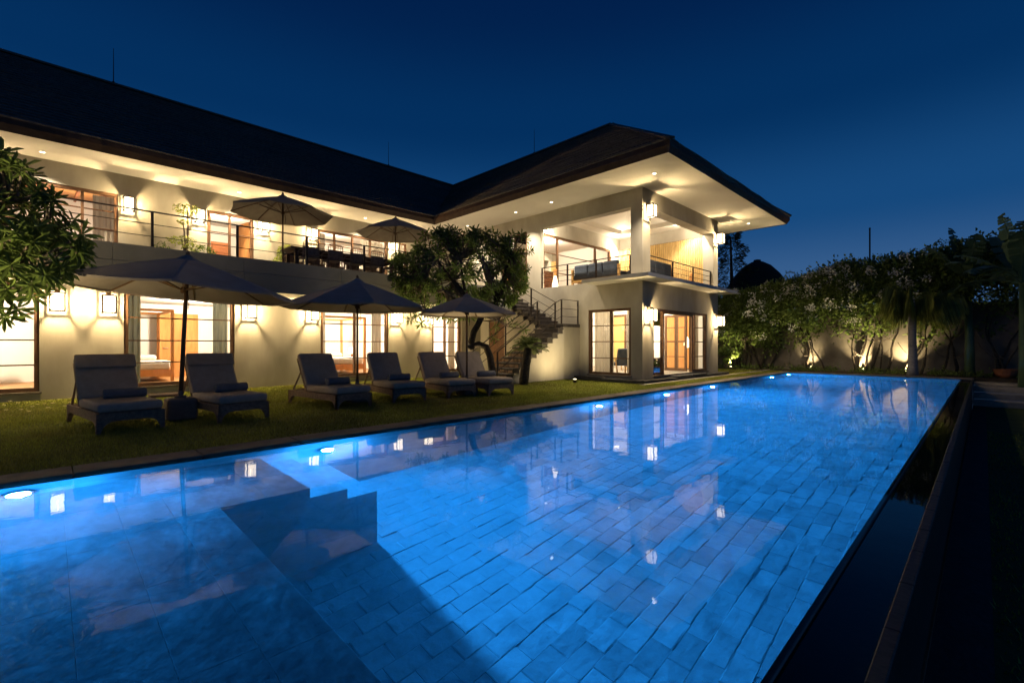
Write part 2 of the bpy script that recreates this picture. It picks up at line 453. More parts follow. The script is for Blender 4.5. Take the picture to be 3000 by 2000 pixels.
# ------------------------------------------------------------------ pool
sh = MB()
sh.box(XP0, XP1, YP0, YP1, ZF - .2, ZF - .014)
sh.box(XP0 - .4, XP0, YP0 - .03, YP1 + .4, ZF - .2, -.05)
sh.box(XP1, XP1 + .4, YP0 - .03, YP1 + .4, ZF - .2, -.05)
sh.box(XP0, XP1, YP1, YP1 + .4, ZF - .2, -.05)
sh.box(XP0, XP1, YP0 - .025, YP0, ZF - .2, ZW - .004)          # weir wall of the overflow edge
sh.box(XP0, 1.1, YP0, YP1, ZF - .014, -.456).box(1.1, 1.9, 4.85, YP1, ZF - .014, -.456)
sh.box(1.9, 2.3, 4.85, YP1, ZF - .014, -.77).box(2.3, 2.65, 4.85, YP1, ZF - .014, -1.07)
pool = struct('swimming_pool', sh, M_GROUT)
def tile_mesh(lx, ly, h, seed, m):
    r = np.random.default_rng(seed); c = .004
    q = np.array([(-.5, -.5), (.5, -.5), (.5, .5), (-.5, .5)]) * (lx, ly)
    lo = [(a, b, -h) for a, b in q]
    md = [(a, b, -.0025 + r.uniform(-.002, .0015)) for a, b in q]
    hi = [(a - math.copysign(c + r.uniform(0, .010), a), b - math.copysign(c + r.uniform(0, .008), b), r.uniform(-.006, .006)) for a, b in q]
    mb = MB().add(lo + md + hi, [(i, (i + 1) % 4, 4 + (i + 1) % 4, 4 + i) for i in range(4)] + [(4 + i, 4 + (i + 1) % 4, 8 + (i + 1) % 4, 8 + i) for i in range(4)] + [(8, 9, 10, 11)])
    return mb
TL, TW = .345, .193
tv = [tile_mesh(TL - .0025, TW - .0025, .016, 100 + i, None) for i in range(15)]
tme = [tv[i].mesh('tile', M_TILE[i % 3]) for i in range(15)]
tiles = []
row = 0
y = YP0 + .01
while y < YP1 - .05:
    w = min(TW, YP1 - y)
    x = 1.1 + ((row * .137 + rng.uniform(-.03, .03)) % TL) - TL
    while x < XP1 - .1:
        cx, cy = x + TL / 2, y + TW / 2
        if cx > 1.2 and not (cx < 2.80 and cy > 4.76): tiles.append((cx, cy))
        x += TL
    y += TW; row += 1
tiles.sort(key=lambda q: math.hypot(q[0], q[1]))
rest = [MB(), MB(), MB()]
for i, (cx, cy) in enumerate(tiles):
    k = int(rng.integers(15)); dz = rng.uniform(-.003, .003); tx, ty = rng.uniform(-.024, .024), rng.uniform(-.016, .016)
    if i < 300:
        o = part('tile', None, None, pool, me=tme[k])
        o.location = (cx, cy, ZF + dz); o.rotation_euler = (tx, ty, 0)
    else:
        V = np.concatenate(tv[k].v)
        V = V + np.stack([np.zeros(len(V)), np.zeros(len(V)), V[:, 1] * tx - V[:, 0] * ty], 1) + (cx, cy, ZF + dz)
        rest[k % 3].add(V, tv[k].f)
for k in range(3): part('tile', rest[k], M_TILE[k], pool, kind='stuff')
# shelf slabs, long joints across the pool
n = 0
for x0, x1, y0, z in ((-2.59, 1.1, YP0 + .01, -.45), (1.1, 1.9, 4.85, -.45), (1.9, 2.3, 4.85, -.75), (2.3, 2.65, 4.85, -1.05)):
    k = max(1, round((x1 - x0) / .325)); dx = (x1 - x0) / k
    for i in range(k):
        y = y0 - (rng.uniform(0, .5) if x1 <= 1.1 else 0)
        while y < YP1 - .02:
            y2 = min(y + 1.05, YP1)
            if YP1 - y2 < .2: y2 = YP1
            a, b = max(y, y0), y2
            if b - a > .05:
                part('shelf_slab', MB().rbox((x0 + dx * (i + .5), (a + b) / 2, z - .02), (dx - .002, b - a - .002, .04), .0015, 1), M_SHELF, pool)
            y = y2
nx, ny = 60, 16
xs = np.linspace(XP0, XP1, nx); ys = np.linspace(YP0 - .026, YP1, ny)
def sheet(name, V, F, m):
    o = bpy.data.objects.new(name, rawmesh(name, np.array(V, float), np.array(F), m, 4)); link(o); o['kind'] = 'structure'
    return o
sheet('pool_water', [(a, b, ZW) for b in ys for a in xs], [(j * nx + i, j * nx + i + 1, (j + 1) * nx + i + 1, (j + 1) * nx + i) for j in range(ny - 1) for i in range(nx - 1)], M_WATER)
struct('pool_water_body', MB().box(XP0 + .01, XP1 - .01, YP0 + .006, YP1 - .004, ZF + .03, ZW - .004), M_WATERBODY)
# coping stones
cp = struct('pool_coping', MB().box(XP0 - .4, XP1 + .4, YP1 + .02, YP1 + .4, -.05, -.035).box(XP1 + .02, XP1 + .4, .26, YP1 + .02, -.05, -.035), M_BLACKSTONE)
x = XP0 - .4
while x < XP1 + .38:
    L = min(rng.uniform(.95, 1.15), XP1 + .4 - x)
    part('coping_stone', MB().rbox((x + L / 2, YP1 + .19, -.014 + rng.uniform(-.003, .003)), (L - .01, .42, .045), .008, 1), M_COPING, cp)
    x += L
y = .26
while y < YP1 - .05:
    L = min(1.0, YP1 - .025 - y)
    part('coping_stone', MB().rbox((XP1 + .19, y + L / 2, -.014 + rng.uniform(-.003, .003)), (.42, L - .01, .045), .008, 1), M_COPING, cp)
    y += L
# overflow channel and its outer wall
g = MB().box(-2.6, 24.85, .34, .60, -.6, -.30).box(-2.6, 24.85, .28, .34, -1, -.075).box(24.85, 25.25, .26, .60, -1, -.05)
gut = struct('overflow_channel', g, M_GUTTER)
x = -2.6
while x < 24.8:
    L = min(rng.uniform(.5, .62), 24.85 - x)
    part('capping_stone', MB().rbox((x + L / 2, .31, -.078 + rng.uniform(-.001, .001)), (L - .004, .066, .02), .006, 1), M_GUTTER, gut)
    x += L
sheet('overflow_water', [(-2.6, .34, -.075), (24.85, .34, -.075), (24.85, .604, -.075), (-2.6, .604, -.075)], [(0, 1, 2, 3)], M_WATER)
# garden steps at the far end of the lower lawn
st = empty('garden_steps', 'low broad stone steps at the far right end of the pool', 'steps', (23.6, -2, -.8))
for k in range(4):
    wpart('step', MB().rbox((22.75 + k * .62, -2.86, -.8 + .2 * k + .1 - .05 * (k == 3)), (.62 if k < 3 else .7, 6.22, (.2 - .1 * (k == 3))), .015, 1), M_PATH, st)
# ------------------------------------------------------------------ villa
villa = empty('villa', 'long two-storey villa with dark hipped roof and brightly lit rooms behind the pool', 'house', (8, 16, 0))
YF, YS, YU, XF, YP, XR = 15.5, 13.5, 19.2, 14.4, 8.2, 20.82
ZFL, ZSO = 3.55, 6.68
def wall_boxes(mb, plane, at, th, a0, a1, z0, z1, ops):
    """a wall with rectangular openings; plane 'y': faces -Y at Y=at; plane 'x': faces -X at X=at"""
    cuts = sorted({a0, a1, *[o[0] for o in ops], *[o[1] for o in ops]})
    cuts = [c for c in cuts if a0 <= c <= a1]
    for l, r in zip(cuts, cuts[1:]):
        zz = z0
        for o in sorted((o for o in ops if o[0] <= l + 1e-6 and o[1] >= r - 1e-6), key=lambda o: o[2]):
            if o[2] > zz + 1e-4: put(mb, plane, at, at + th, l, r, zz, o[2])
            zz = o[3]
        if zz < z1 - 1e-4: put(mb, plane, at, at + th, l, r, zz, z1)
    return mb
def put(mb, plane, d0, d1, a0, a1, z0, z1):
    return mb.box(a0, a1, d0, d1, z0, z1) if plane == 'y' else mb.box(d0, d1, a0, a1, z0, z1)
def window(plane, at, a0, a1, z0, z1, mull=(), munt=(), fw=.09, head=None, sill=True, name='window', label=None, dep=.12, off=.03, glass=True):
    m = MB(); d0, d1 = at + off, at + off + dep; hd = head or fw
    put(m, plane, d0, d1, a0, a0 + fw, z0, z1); put(m, plane, d0, d1, a1 - fw, a1, z0, z1)
    put(m, plane, d0, d1, a0 + fw, a1 - fw, z1 - hd, z1); put(m, plane, d0, d1, a0 + fw, a1 - fw, z0, z0 + fw)
    f = wpart(name, m, M_FRAME, villa, label=label)
    edges = [a0 + fw] + list(mull) + [a1 - fw]
    for a in mull:
        part('mullion', put(MB(), plane, d0 + .01, d1 - .01, a - .035, a + .035, z0 + fw, z1 - hd), M_FRAME, f)
    zs = [z0 + fw] + [z for z in munt if z0 + fw < z < z1 - hd] + [z1 - hd]
    for l, r in zip(edges, edges[1:]):
        l2, r2 = l + (.035 if l in mull else 0), r - (.035 if r in mull else 0)
        for z in zs[1:-1]:
            part('muntin', put(MB(), plane, d0 + .03, d1 - .045, l2, r2, z - .016, z + .016), M_FRAME, f)
        if glass:
            for zl, zh in zip(zs, zs[1:]):
                dm = (d0 + d1) / 2
                if plane == 'y': q = [(l2, dm, zl), (r2, dm, zl), (r2, dm, zh), (l2, dm, zh)]
                else: q = [(dm, l2, zl), (dm, r2, zl), (dm, r2, zh), (dm, l2, zh)]
                part('pane', MB().add(q, [(0, 1, 2, 3)]), M_GLASS, f)
    if sill:
        part('sill', put(MB(), plane, at - .05, d0 + .05, a0 - .04, a1 + .04, z0 - .05, z0 - .003), M_COPING, f)
    return f
MU = (.82, 1.4, 2.0)
# openings
G = [(-3.3, -.15), (1.37, 3.89), (6.42, 8.93), (10.88, 12.35)]
U = [(-1.6, 1.56, ZFL, 6.03), (3.96, 5.45, ZFL, 6.03), (7.83, 11.03, ZFL, 6.03), (11.61, 12.02, 4.84, 6.03)]
wpart('wall', wall_boxes(MB(), 'y', YF, .2, -12, XF, 0, 2.72, [(a, b, .2, 2.72) for a, b in G]), M_STUCCO, villa, label='ground floor wall washed by lanterns')
wpart('wall', wall_boxes(MB(), 'y', YU, .2, -12, XF, ZFL, ZSO + .3, U), M_STUCCO, villa, label='upper wall along the balcony')
for i, (a, b) in enumerate(G):
    window('y', YF, a, b, .2, 2.72, mull=((-1.75,), (), (7.64,), (11.55,))[i], munt=MU, head=.15)
window('y', YU, -1.6, 1.56, ZFL, 6.03, mull=(-.03, .73), munt=(4.88, 5.45), sill=False)
window('y', YU, 7.83, 11.03, ZFL, 6.03, mull=(8.56, 9.36, 10.19), munt=(4.88, 5.45), sill=False)
window('y', YU, 11.61, 12.02, 4.84, 6.03, fw=.06)
dr = window('y', YU, 3.96, 5.45, ZFL, 6.03, mull=(4.67,), munt=(4.3, 5.3), sill=False, name='balcony_door', glass=False)
# balcony slab and its deep concrete fascia, in jointed panels
sl = MB().box(-12, 13.38, YS + .03, 19.2, 2.722, ZFL - .03).box(13.38, 14.4, 14.5, 19.2, 2.722, ZFL - .03)
bal = wpart('balcony_slab', sl, M_SOFFIT, villa)
x = -12.0
while x < 13.3:
    x2 = min(x + 2.6, 13.38)
    part('fascia_panel', MB().box(x + .004, x2 - .004, YS, YS + .03, 3.17, ZFL), M_FASCIA, bal)
    part('fascia_panel', MB().box(x + .004, x2 - .004, YS - .012, YS + .03, 2.70, 3.155), M_FASCIA, bal)
    x = x2
part('deck', MB().box(-12, 13.38, YS + .03, 19.2, ZFL - .03, ZFL - .004), M_FASCIA, bal)
# balcony railing
rl = wpart('railing', MB().box(-12, 13.3, YS + .06, YS + .09, 4.355, 4.385), M_DARKIRON, villa)
for z in (3.80, 4.08):
    part('rail', MB().box(-12, 13.3, YS + .07, YS + .083, z - .008, z + .008), M_DARKIRON, rl)
for k in range(-7, 7):
    part('post', MB().box(1.71 + 1.755 * k - .025, 1.71 + 1.755 * k + .025, YS + .04, YS + .10, ZFL - .02, 4.355), M_DARKIRON, rl)
part('post', MB().box(13.25, 13.3, YS + .04, YS + .10, ZFL - .02, 4.355), M_DARKIRON, rl)
# pavilion walls
wl = [(8.65, 10.45, .2, 2.58)]
wpart('wall', wall_boxes(MB(), 'x', XF, .2, YP, YF, 0, 3.48, wl), M_STUCCO, villa, label='pavilion wall beside the stair')
wpart('wall', wall_boxes(MB(), 'y', YP, .2, XF + .2, XR, 0, 3.48, [(15.14, 19.71, .2, 2.58)]), M_STUCCO, villa, label='pavilion wall facing the pool')
wpart('wall', MB().box(XR - .2, XR, YP + .2, 15.5, 0, 3.48), M_STUCCO, villa)
wpart('wall', wall_boxes(MB(), 'x', XF, .2, 12.85, YU + .2, 3.48, ZSO + .3, [(13.62, 15.2, 3.6, 6.05)]).box(XF, XF + .2, YP, 12.85, 3.48, 3.6), M_STUCCO, villa, label='upper wall above the stair')
wpart('wall', wall_boxes(MB(), 'y', 13.0, .2, XF + .2, XR, 3.48, ZSO + .3, [(14.75, 19.8, 3.6, 5.97)]), M_STUCCO, villa, label='back wall of the open terrace')
wpart('wall', MB().box(XR - .2, XR, 8.65, 17.5, 3.48, ZSO + .3), M_STUCCO, villa)
wpart('column', MB().box(XF, 14.93, YP, 8.65, 3.6, 6.07), M_STUCCO, villa)
wpart('column', MB().box(20.35, XR, YP, 8.65, 3.6, 6.07), M_STUCCO, villa)
wpart('beam', MB().box(XF, 14.75, 8.65, 12.85, 6.07, ZSO + .3).box(XF, XR, YP, 8.65, 6.07, ZSO + .3), M_STUCCO, villa)
window('x', XF, 8.65, 10.45, .2, 2.58, mull=(9.5,), munt=(.8, 1.4, 1.98))
window('x', XF, 13.62, 15.2, 3.6, 6.05, mull=(14.4,), munt=(4.6, 5.35), sill=False)
window('y', 13.0, 14.75, 19.8, 3.6, 5.97, mull=(15.75, 18.55), munt=(4.4, 5.2), sill=False)
# folding doors to the pool
window('y', YP, 15.14, 16.0, .2, 2.58, munt=(.8, 1.4, 1.98), name='door_leaf', sill=False)
window('y', YP, 18.3, 19.71, .2, 2.58, mull=(18.62,), munt=(.8, 1.4, 1.98), name='door_leaf', sill=False)
window('x', 18.16, 8.4, 9.35, .22, 2.5, munt=(.8, 1.4, 1.98), name='door_leaf', sill=False, label='door leaf folded into the room', dep=.05, mull=(8.88,))
wpart('door_head', MB().box(16.0, 18.3, YP + .03, YP + .15, 2.43, 2.58), M_FRAME, villa)
wpart('threshold', MB().box(15.1, 19.75, YP - .06, YP + .2, .14, .198), M_COPING, villa)
# terrace slab edge
wpart('terrace_slab', MB().box(13.5, 21.1, 7.48, YP, 3.48, 3.6).box(13.5, XF, YP, 10.1, 3.48, 3.6), M_SOFFIT, villa, label='thin projecting slab round the open terrace')
wpart('terrace_floor', MB().box(XF + .2, XR - .2, YP, 13.0, 3.48, 3.6), M_PATH, villa)
# terrace railings
r2 = wpart('railing', MB().box(14.45, 14.48, 8.65, 12.85, 4.42, 4.45), M_DARKIRON, villa)
for z in (3.82, 4.02, 4.22): part('rail', MB().box(14.458, 14.472, 8.65, 12.85, z - .007, z + .007), M_DARKIRON, r2)
for y in (12.82, 11.5, 10.15, 8.7): part('post', MB().box(14.44, 14.49, y - .025, y + .025, 3.6, 4.42), M_DARKIRON, r2)
r3 = wpart('railing', MB().box(14.93, 20.35, 8.3, 8.33, 4.42, 4.45), M_DARKIRON, villa)
for z in (3.82, 4.02, 4.22): part('rail', MB().box(14.93, 20.35, 8.308, 8.322, z - .007, z + .007), M_DARKIRON, r3)
for x in (14.96, 16.84, 18.6, 20.32): part('post', MB().box(x - .025, x + .025, 8.29, 8.34, 3.6, 4.42), M_DARKIRON, r3)
# bamboo screen inside the terrace
bs = wpart('bamboo_screen', MB().box(20.56, 20.6, 8.66, 12.98, 3.62, 6.05), M_FRAME, villa)
y = 8.70
while y < 12.95:
    r = rng.uniform(.036, .043)
    part('slat', MB().tube([(20.52 - rng.uniform(0, .012), y + r, 3.63), (20.52 - rng.uniform(0, .012), y + r, 6.02)], r, 6), M_BAMBOO, bs)
    y += 2 * r + .016
# terrace ceiling: flat border, recess, hipped tray
c = MB()
x0, x1, y0, y1, z = XF + .2, XR - .2, 8.5, 13.0, 6.60
a0, a1, b0, b1 = 15.5, 19.7, 9.3, 12.36
c.box(x0, x1, y0, b0, z, z + .06).box(x0, x1, b1, y1, z, z + .06).box(x0, a0, b0, b1, z, z + .06).box(a1, x1, b0, b1, z, z + .06)
c.box(a0 - .02, a1 + .02, b0 - .02, b0, z + .06, z + .24).box(a0 - .02, a1 + .02, b1, b1 + .02, z + .06, z + .24).box(a0 - .02, a0, b0, b1, z + .06, z + .24).box(a1, a1 + .02, b0, b1, z + .06, z + .24)
yc = (b0 + b1) / 2; h = 1.0
c.add([(a0, b0, z + .2), (a1, b0, z + .2), (a1, b1, z + .2), (a0, b1, z + .2), (a0 + 1.5, yc, z + .2 + h), (a1 - 1.5, yc, z + .2 + h)], [(0, 1, 5, 4), (2, 3, 4, 5), (3, 0, 4), (1, 2, 5)])
wpart('terrace_ceiling', c, M_SOFFIT, villa)
# soffits
so = MB().box(-12, 12.33, 17.35, YU, ZSO, ZSO + .05).box(12.33, XF, 6.2, YU, ZSO, ZSO + .05).box(XF, 23.4, 6.2, YP, ZSO, ZSO + .05).box(XR, 23.4, YP, 24, ZSO, ZSO + .05)
wpart('soffit', so, M_SOFFIT, villa)
# roof
roof_e = MB()
E0 = [(-14, 17.25), (12.2, 17.25), (12.2, 6.1), (23.53, 6.1), (23.53, 29.0)]
for (ax, ay), (bx, by) in zip(E0, E0[1:]):
    ix, iy = (0, .10) if ay == by else ((.10, 0) if bx < 15 else (-.10, 0))
    e = MB()
    q = [(ax, ay, 6.80), (bx, by, 6.80), (bx, by, 7.04), (ax, ay, 7.04)]
    dx = 0.0
    def off(p, k): 
        # inset the fascia towards the roof at both ends of the run
        sx = {0: 0, 1: .1, 2: .1, 3: -.1, 4: -.1}[k]; sy = {0: .1, 1: .1, 2: .1, 3: .1, 4: 0}[k]
        return (p[0] + sx, p[1] + sy)
    i = E0.index((ax, ay)); j = i + 1
    A, B = off((ax, ay), i), off((bx, by), j)
    e.add([(ax, ay, 6.84), (bx, by, 6.84), (bx, by, 6.98), (ax, ay, 6.98), (A[0], A[1], 6.66), (B[0], B[1], 6.66), (A[0], A[1], 6.98), (B[0], B[1], 6.98)],
          [(0, 1, 2, 3), (4, 5, 1, 0), (4, 6, 7, 5), (3, 2, 7, 6)])
    wpart('roof_fascia', e, M_ROOFEDGE, villa)
def slope(e0, e1, r1, r0, n, jitter=.012):
    """a roof plane laid in overlapping shingle courses"""
    e0, e1, r1, r0 = (np.array(p, float) for p in (e0, e1, r1, r0))
    nr = np.cross(e1 - e0, r0 - e0); nr /= np.linalg.norm(nr)
    if nr[2] < 0: nr = -nr
    mb = MB(); seg = max(4, int(np.linalg.norm(e1 - e0) / .8))
    for k in range(n):
        t0, t1 = k / n, (k + 1) / n
        a, b = e0 + (r0 - e0) * t0, e1 + (r1 - e1) * t0
        c, d = e0 + (r0 - e0) * t1, e1 + (r1 - e1) * t1
        v = []
        for i in range(seg + 1):
            s = i / seg; jz = .045 + rng.uniform(-jitter, jitter)
            p = a + (b - a) * s; q = c + (d - c) * s
            v += [p, p + nr * jz, q + nr * .004]
        f = []
        for i in range(seg):
            f += [(3 * i, 3 * i + 3, 3 * i + 4, 3 * i + 1), (3 * i + 1, 3 * i + 4, 3 * i + 5, 3 * i + 2)]
        mb.add(v, f)
    return mb
ZE, ZR = 6.98, 11.1
rf = slope((-14, 17.25, ZE), (12.2, 17.25, ZE), (17.88, 23.2, ZR), (-14, 23.2, ZR), 26)
for a in (((12.2, 17.25, ZE), (12.2, 6.1, ZE), (17.88, 11.7, ZR), (17.88, 23.2, ZR)), ((12.2, 6.1, ZE), (23.53, 6.1, ZE), (17.88, 11.7, ZR), (17.88, 11.7, ZR)),
          ((23.53, 6.1, ZE), (23.53, 29, ZE), (17.88, 29, ZR), (17.88, 11.7, ZR)), ((17.88, 29.1, ZE), (-14, 29.1, ZE), (-14, 23.2, ZR), (17.88, 23.2, ZR))):
    q = slope(*a, 26)
    rf.add(np.concatenate(q.v), q.f)
roof = wpart('roof', rf, M_ROOF, villa, label='dark shingled hipped roof')
for a, b in (((-14, 23.2, ZR), (17.88, 23.2, ZR)), ((17.88, 23.2, ZR), (17.88, 11.7, ZR)), ((12.2, 6.1, ZE), (17.88, 11.7, ZR)), ((23.53, 6.1, ZE), (17.88, 11.7, ZR))):
    a, b = np.array(a) + (0, 0, .03), np.array(b) + (0, 0, .03)
    part('ridge_cap', MB().bar(a, b, .26, .07), M_ROOF, roof)
wpart('gable_end', MB().prism([(17.3, 6.7), (29, 6.7), (29, 7.0), (23.2, 11.0), (17.3, 7.0)], 'x', -13.95, -13.9), M_STUCCO, villa)
wpart('wall', MB().box(-12, -11.8, YF + .2, 28, 0, 7).box(-12, 20.8, 28, 28.2, 0, 7).box(20.6, 20.8, 17.5, 28, 0, 7), M_STUCCO, villa)
# ------------------------------------------------------------------ rooms
def room(x0, x1, y0, y1, z0, z1, ceiling=True, floor=M_WOODFLOOR, walls=M_WHITE, skip=()):
    m = MB()
    if 'back' not in skip: m.box(x0, x1, y1, y1 + .1, z0, z1)
    if 'left' not in skip: m.box(x0 - .05, x0, y0, y1, z0, z1)
    if 'right' not in skip: m.box(x1, x1 + .05, y0, y1, z0, z1)
    wpart('partition', m, walls, villa)
    wpart('room_floor', MB().box(x0, x1, y0, y1, z0 - .05, z0), floor, villa)
    if ceiling: wpart('ceiling', MB().box(x0 - .05, x1 + .05, y0, y1 + .1, z1, z1 + .02), M_WHITE, villa)
def ceiling_light(x, y, z, power, col=WARMW, r=.16):
    o = wpart('ceiling_light', MB().lathe([(r, 0), (r, .03)], 16, (x, y, z - .03)), M_WHITE, villa)
    part('lens', MB().lathe([(r * .85, 0), (r * .85, .01)], 16, (x, y, z - .0405)), M_CEILLENS, o)
    lamp('room_lamp', 'POINT', power * 3.6, col, (x, y, z - .32), radius=.16)
room(-4, .55, 15.7, 20.0, .18, 2.70)
room(.65, 5.6, 15.7, 20.2, .18, 2.70)
room(5.7, 13.3, 15.7, 20.2, .18, 2.70)
for x, y, p in ((-1.6, 17.6, 170), (3.4, 17.7, 150), (7.4, 17.8, 150), (11.2, 17.8, 140)): ceiling_light(x, y, 2.70, p)
room(3.0, 6.9, 19.42, 23.5, ZFL, 6.45); ceiling_light(4.9, 21.4, 6.45, 60)
room(7.0, 14.3, 19.42, 23.5, ZFL, 6.45); ceiling_light(9.4, 21, 6.45, 85); ceiling_light(12.6, 21, 6.45, 45)
room(-3, 2.9, 19.42, 24, ZFL, 6.1, ceiling=False); lamp('room_lamp', 'POINT', 170, WARMW, (.6, 21.6, 5.3), radius=.2)
# sloping boarded ceiling with rafters in the upper left bedroom
y0, y1, zl, zh = 19.42, 24.0, 6.10, 6.75
wc = wpart('boarded_ceiling', MB().add([(-3, y0, zl + .1), (2.95, y0, zl + .1), (2.95, y1, zh), (-3, y1, zh), (-3, y0, zl + .2), (2.95, y0, zl + .2), (2.95, y1, zh + .1), (-3, y1, zh + .1)], [(0, 1, 2, 3), (7, 6, 5, 4)]), M_DOORWOOD, villa)
wpart('partition', MB().box(-3.05, 3, 24, 24.1, 6.1, 8.4).box(-3.1, -3, 19.42, 24, 6.1, 8.4).box(2.95, 3.0, 19.42, 24, 6.1, 8.4), M_WHITE, villa)
for k in range(9):
    x = -2.7 + k * .68
    part('rafter', MB().bar((x, y0, zl + .06), (x, y1, zh - .06), .07, .12), M_REDWOOD, wc)
# pavilion rooms
room(14.62, 20.6, 8.42, 14.2, .18, 3.3, floor=M_PATH, skip=('left',)); ceiling_light(16.6, 10.2, 3.3, 190); ceiling_light(18.4, 11.8, 3.3, 170)
room(14.62, 20.6, 13.2, 17.6, 3.6, 6.5, skip=('left',)); ceiling_light(17.4, 15.2, 6.5, 150)
# stair-side store room door in the lower wall under the upper flight
# ------------------------------------------------------------------ stair
stair = empty('staircase', 'dark stone stair turning at a landing against the pavilion wall', 'stairs', (11.9, 11.4, 0))
# lower flight rises along +X from X=10.25 to the landing at X=13.38
NR, GO = 12, .2845
rz = 2.06 / NR
for k in range(NR - 1):
    x = 10.25 + GO * k; z = rz * (k + 1)
    wpart('tread', MB().rbox((x + GO / 2 - .015, 11.42, z - .025), (GO + .035, 1.22, .05), .008, 1), M_TREAD, stair)
    o = wpart('riser', MB().box(x + .002, x + GO, 10.86, 11.99, z - rz, z - .052), M_TREAD, stair)
    if k < 7:                        # rubble facing of the lower risers
        y = 10.87
        while y < 11.97:
            wd = min(rng.uniform(.12, .26), 11.985 - y)
            part('stone', MB().rbox((x - .004, y + wd / 2, z - rz / 2 - .028), (.045, wd - .012, rz - .07), .018, 1), M_RUBBLE, o)
            y += wd
wpart('landing', MB().rbox((13.885, 11.40, 2.06 - .06), (1.03, 1.12, .12), .008, 1), M_TREAD, stair)
ru = (ZFL - 2.06) / 9
for k in range(8):
    y = 11.95 + .319 * k; z = 2.06 + ru * (k + 1)
    wpart('tread', MB().rbox((13.87, y + .15, z - .025), (1.06, .345, .05), .008, 1), M_TREAD, stair)
    wpart('riser', MB().box(13.362, 14.395, y, y + .32, z - ru, z - .052), M_TREAD, stair)
# rendered side walls under the flights
prof = [(10.27, 0)]
for k in range(NR - 1):
    x = 10.27 + GO * k; prof += [(x, max(.02, rz * (k + 1) - .20)), (x + GO, max(.02, rz * (k + 1) - .20))]
prof += [(13.40, 1.94), (14.395, 1.94), (14.395, 0)]
wpart('side_wall', MB().prism(prof, 'y', 10.87, 10.99), M_STUCCO, stair)
prof = [(11.95, .0)]
for k in range(8):
    y = 11.95 + .319 * k; prof += [(y, 2.06 + ru * k - .13), (y + .319, 2.06 + ru * k - .13)]
prof += [(15.49, ZFL - .2), (15.49, 2.40), (14.95, 2.40), (14.95, 2.35), (14.0, 2.35), (14.0, 0)]
wpart('side_wall', MB().prism(prof, 'x', 13.42, 13.52).box(13.42, 13.52, 14.95, 15.49, 0, 2.40), M_STUCCO, stair)
wpart('store_door', MB().box(13.46, 13.50, 14.0, 14.95, 0, 2.35), M_FRAME, stair)
# stair railings
def stair_rail(pts, posts, rails=(0, -.3, -.55)):
    m = MB()
    for a, b in zip(pts, pts[1:]): m.bar(a, b, .035, .02)
    o = wpart('railing', m, M_DARKIRON, stair)
    for dz in rails[1:]:
        q = MB()
        for a, b in zip(pts, pts[1:]): q.bar(np.array(a) + (0, 0, dz), np.array(b) + (0, 0, dz), .016, .016)
        part('rail', q, M_DARKIRON, o)
    for x, y, z0, z1 in posts: part('post', MB().box(x - .022, x + .022, y - .022, y + .022, z0, z1), M_DARKIRON, o)
stair_rail([(10.15, 10.9, 1.06), (13.0, 10.9, 2.80), (13.36, 10.9, 2.95), (14.38, 10.9, 2.95)], [(10.15, 10.9, .05, 1.06), (13.0, 10.9, 1.9, 2.8), (13.36, 10.9, 2.06, 2.95), (14.34, 10.9, 2.06, 2.95)], (0, -.33, -.62))
stair_rail([(10.0, 11.95, 1.06), (11.52, 11.95, 1.97), (13.2, 11.95, 2.92)], [(10.0, 11.95, .05, 1.06), (11.52, 11.95, .9, 1.97), (13.2, 11.95, 2.0, 2.92)], (0, -.33, -.62))
stair_rail([(13.42, 11.2, 2.85), (13.42, 14.5, 4.50)], [(13.42, 12.47, 2.35, 3.5), (13.42, 14.45, 3.5, 4.48)], (0, -.33, -.62))
# plinths round the pavilion foot
wpart('plinth', MB().box(13.75, 20.9, 7.75, YP - .003, 0, .10).box(13.75, XF - .003, YP - .003, 9.5, 0, .10), M_SLATE, villa, label='dark slate plinth')
wpart('plinth', MB().box(14.02, XF - .003, 9.5, 10.83, 0, .12), M_TREAD, villa)
for x0, x1 in ((16.2, 17.4), (17.5, 18.7)):
    wpart('door_step', MB().rbox(((x0 + x1) / 2, 7.95, .13), (x1 - x0, .36, .05), .01, 1), M_SLATE, villa)
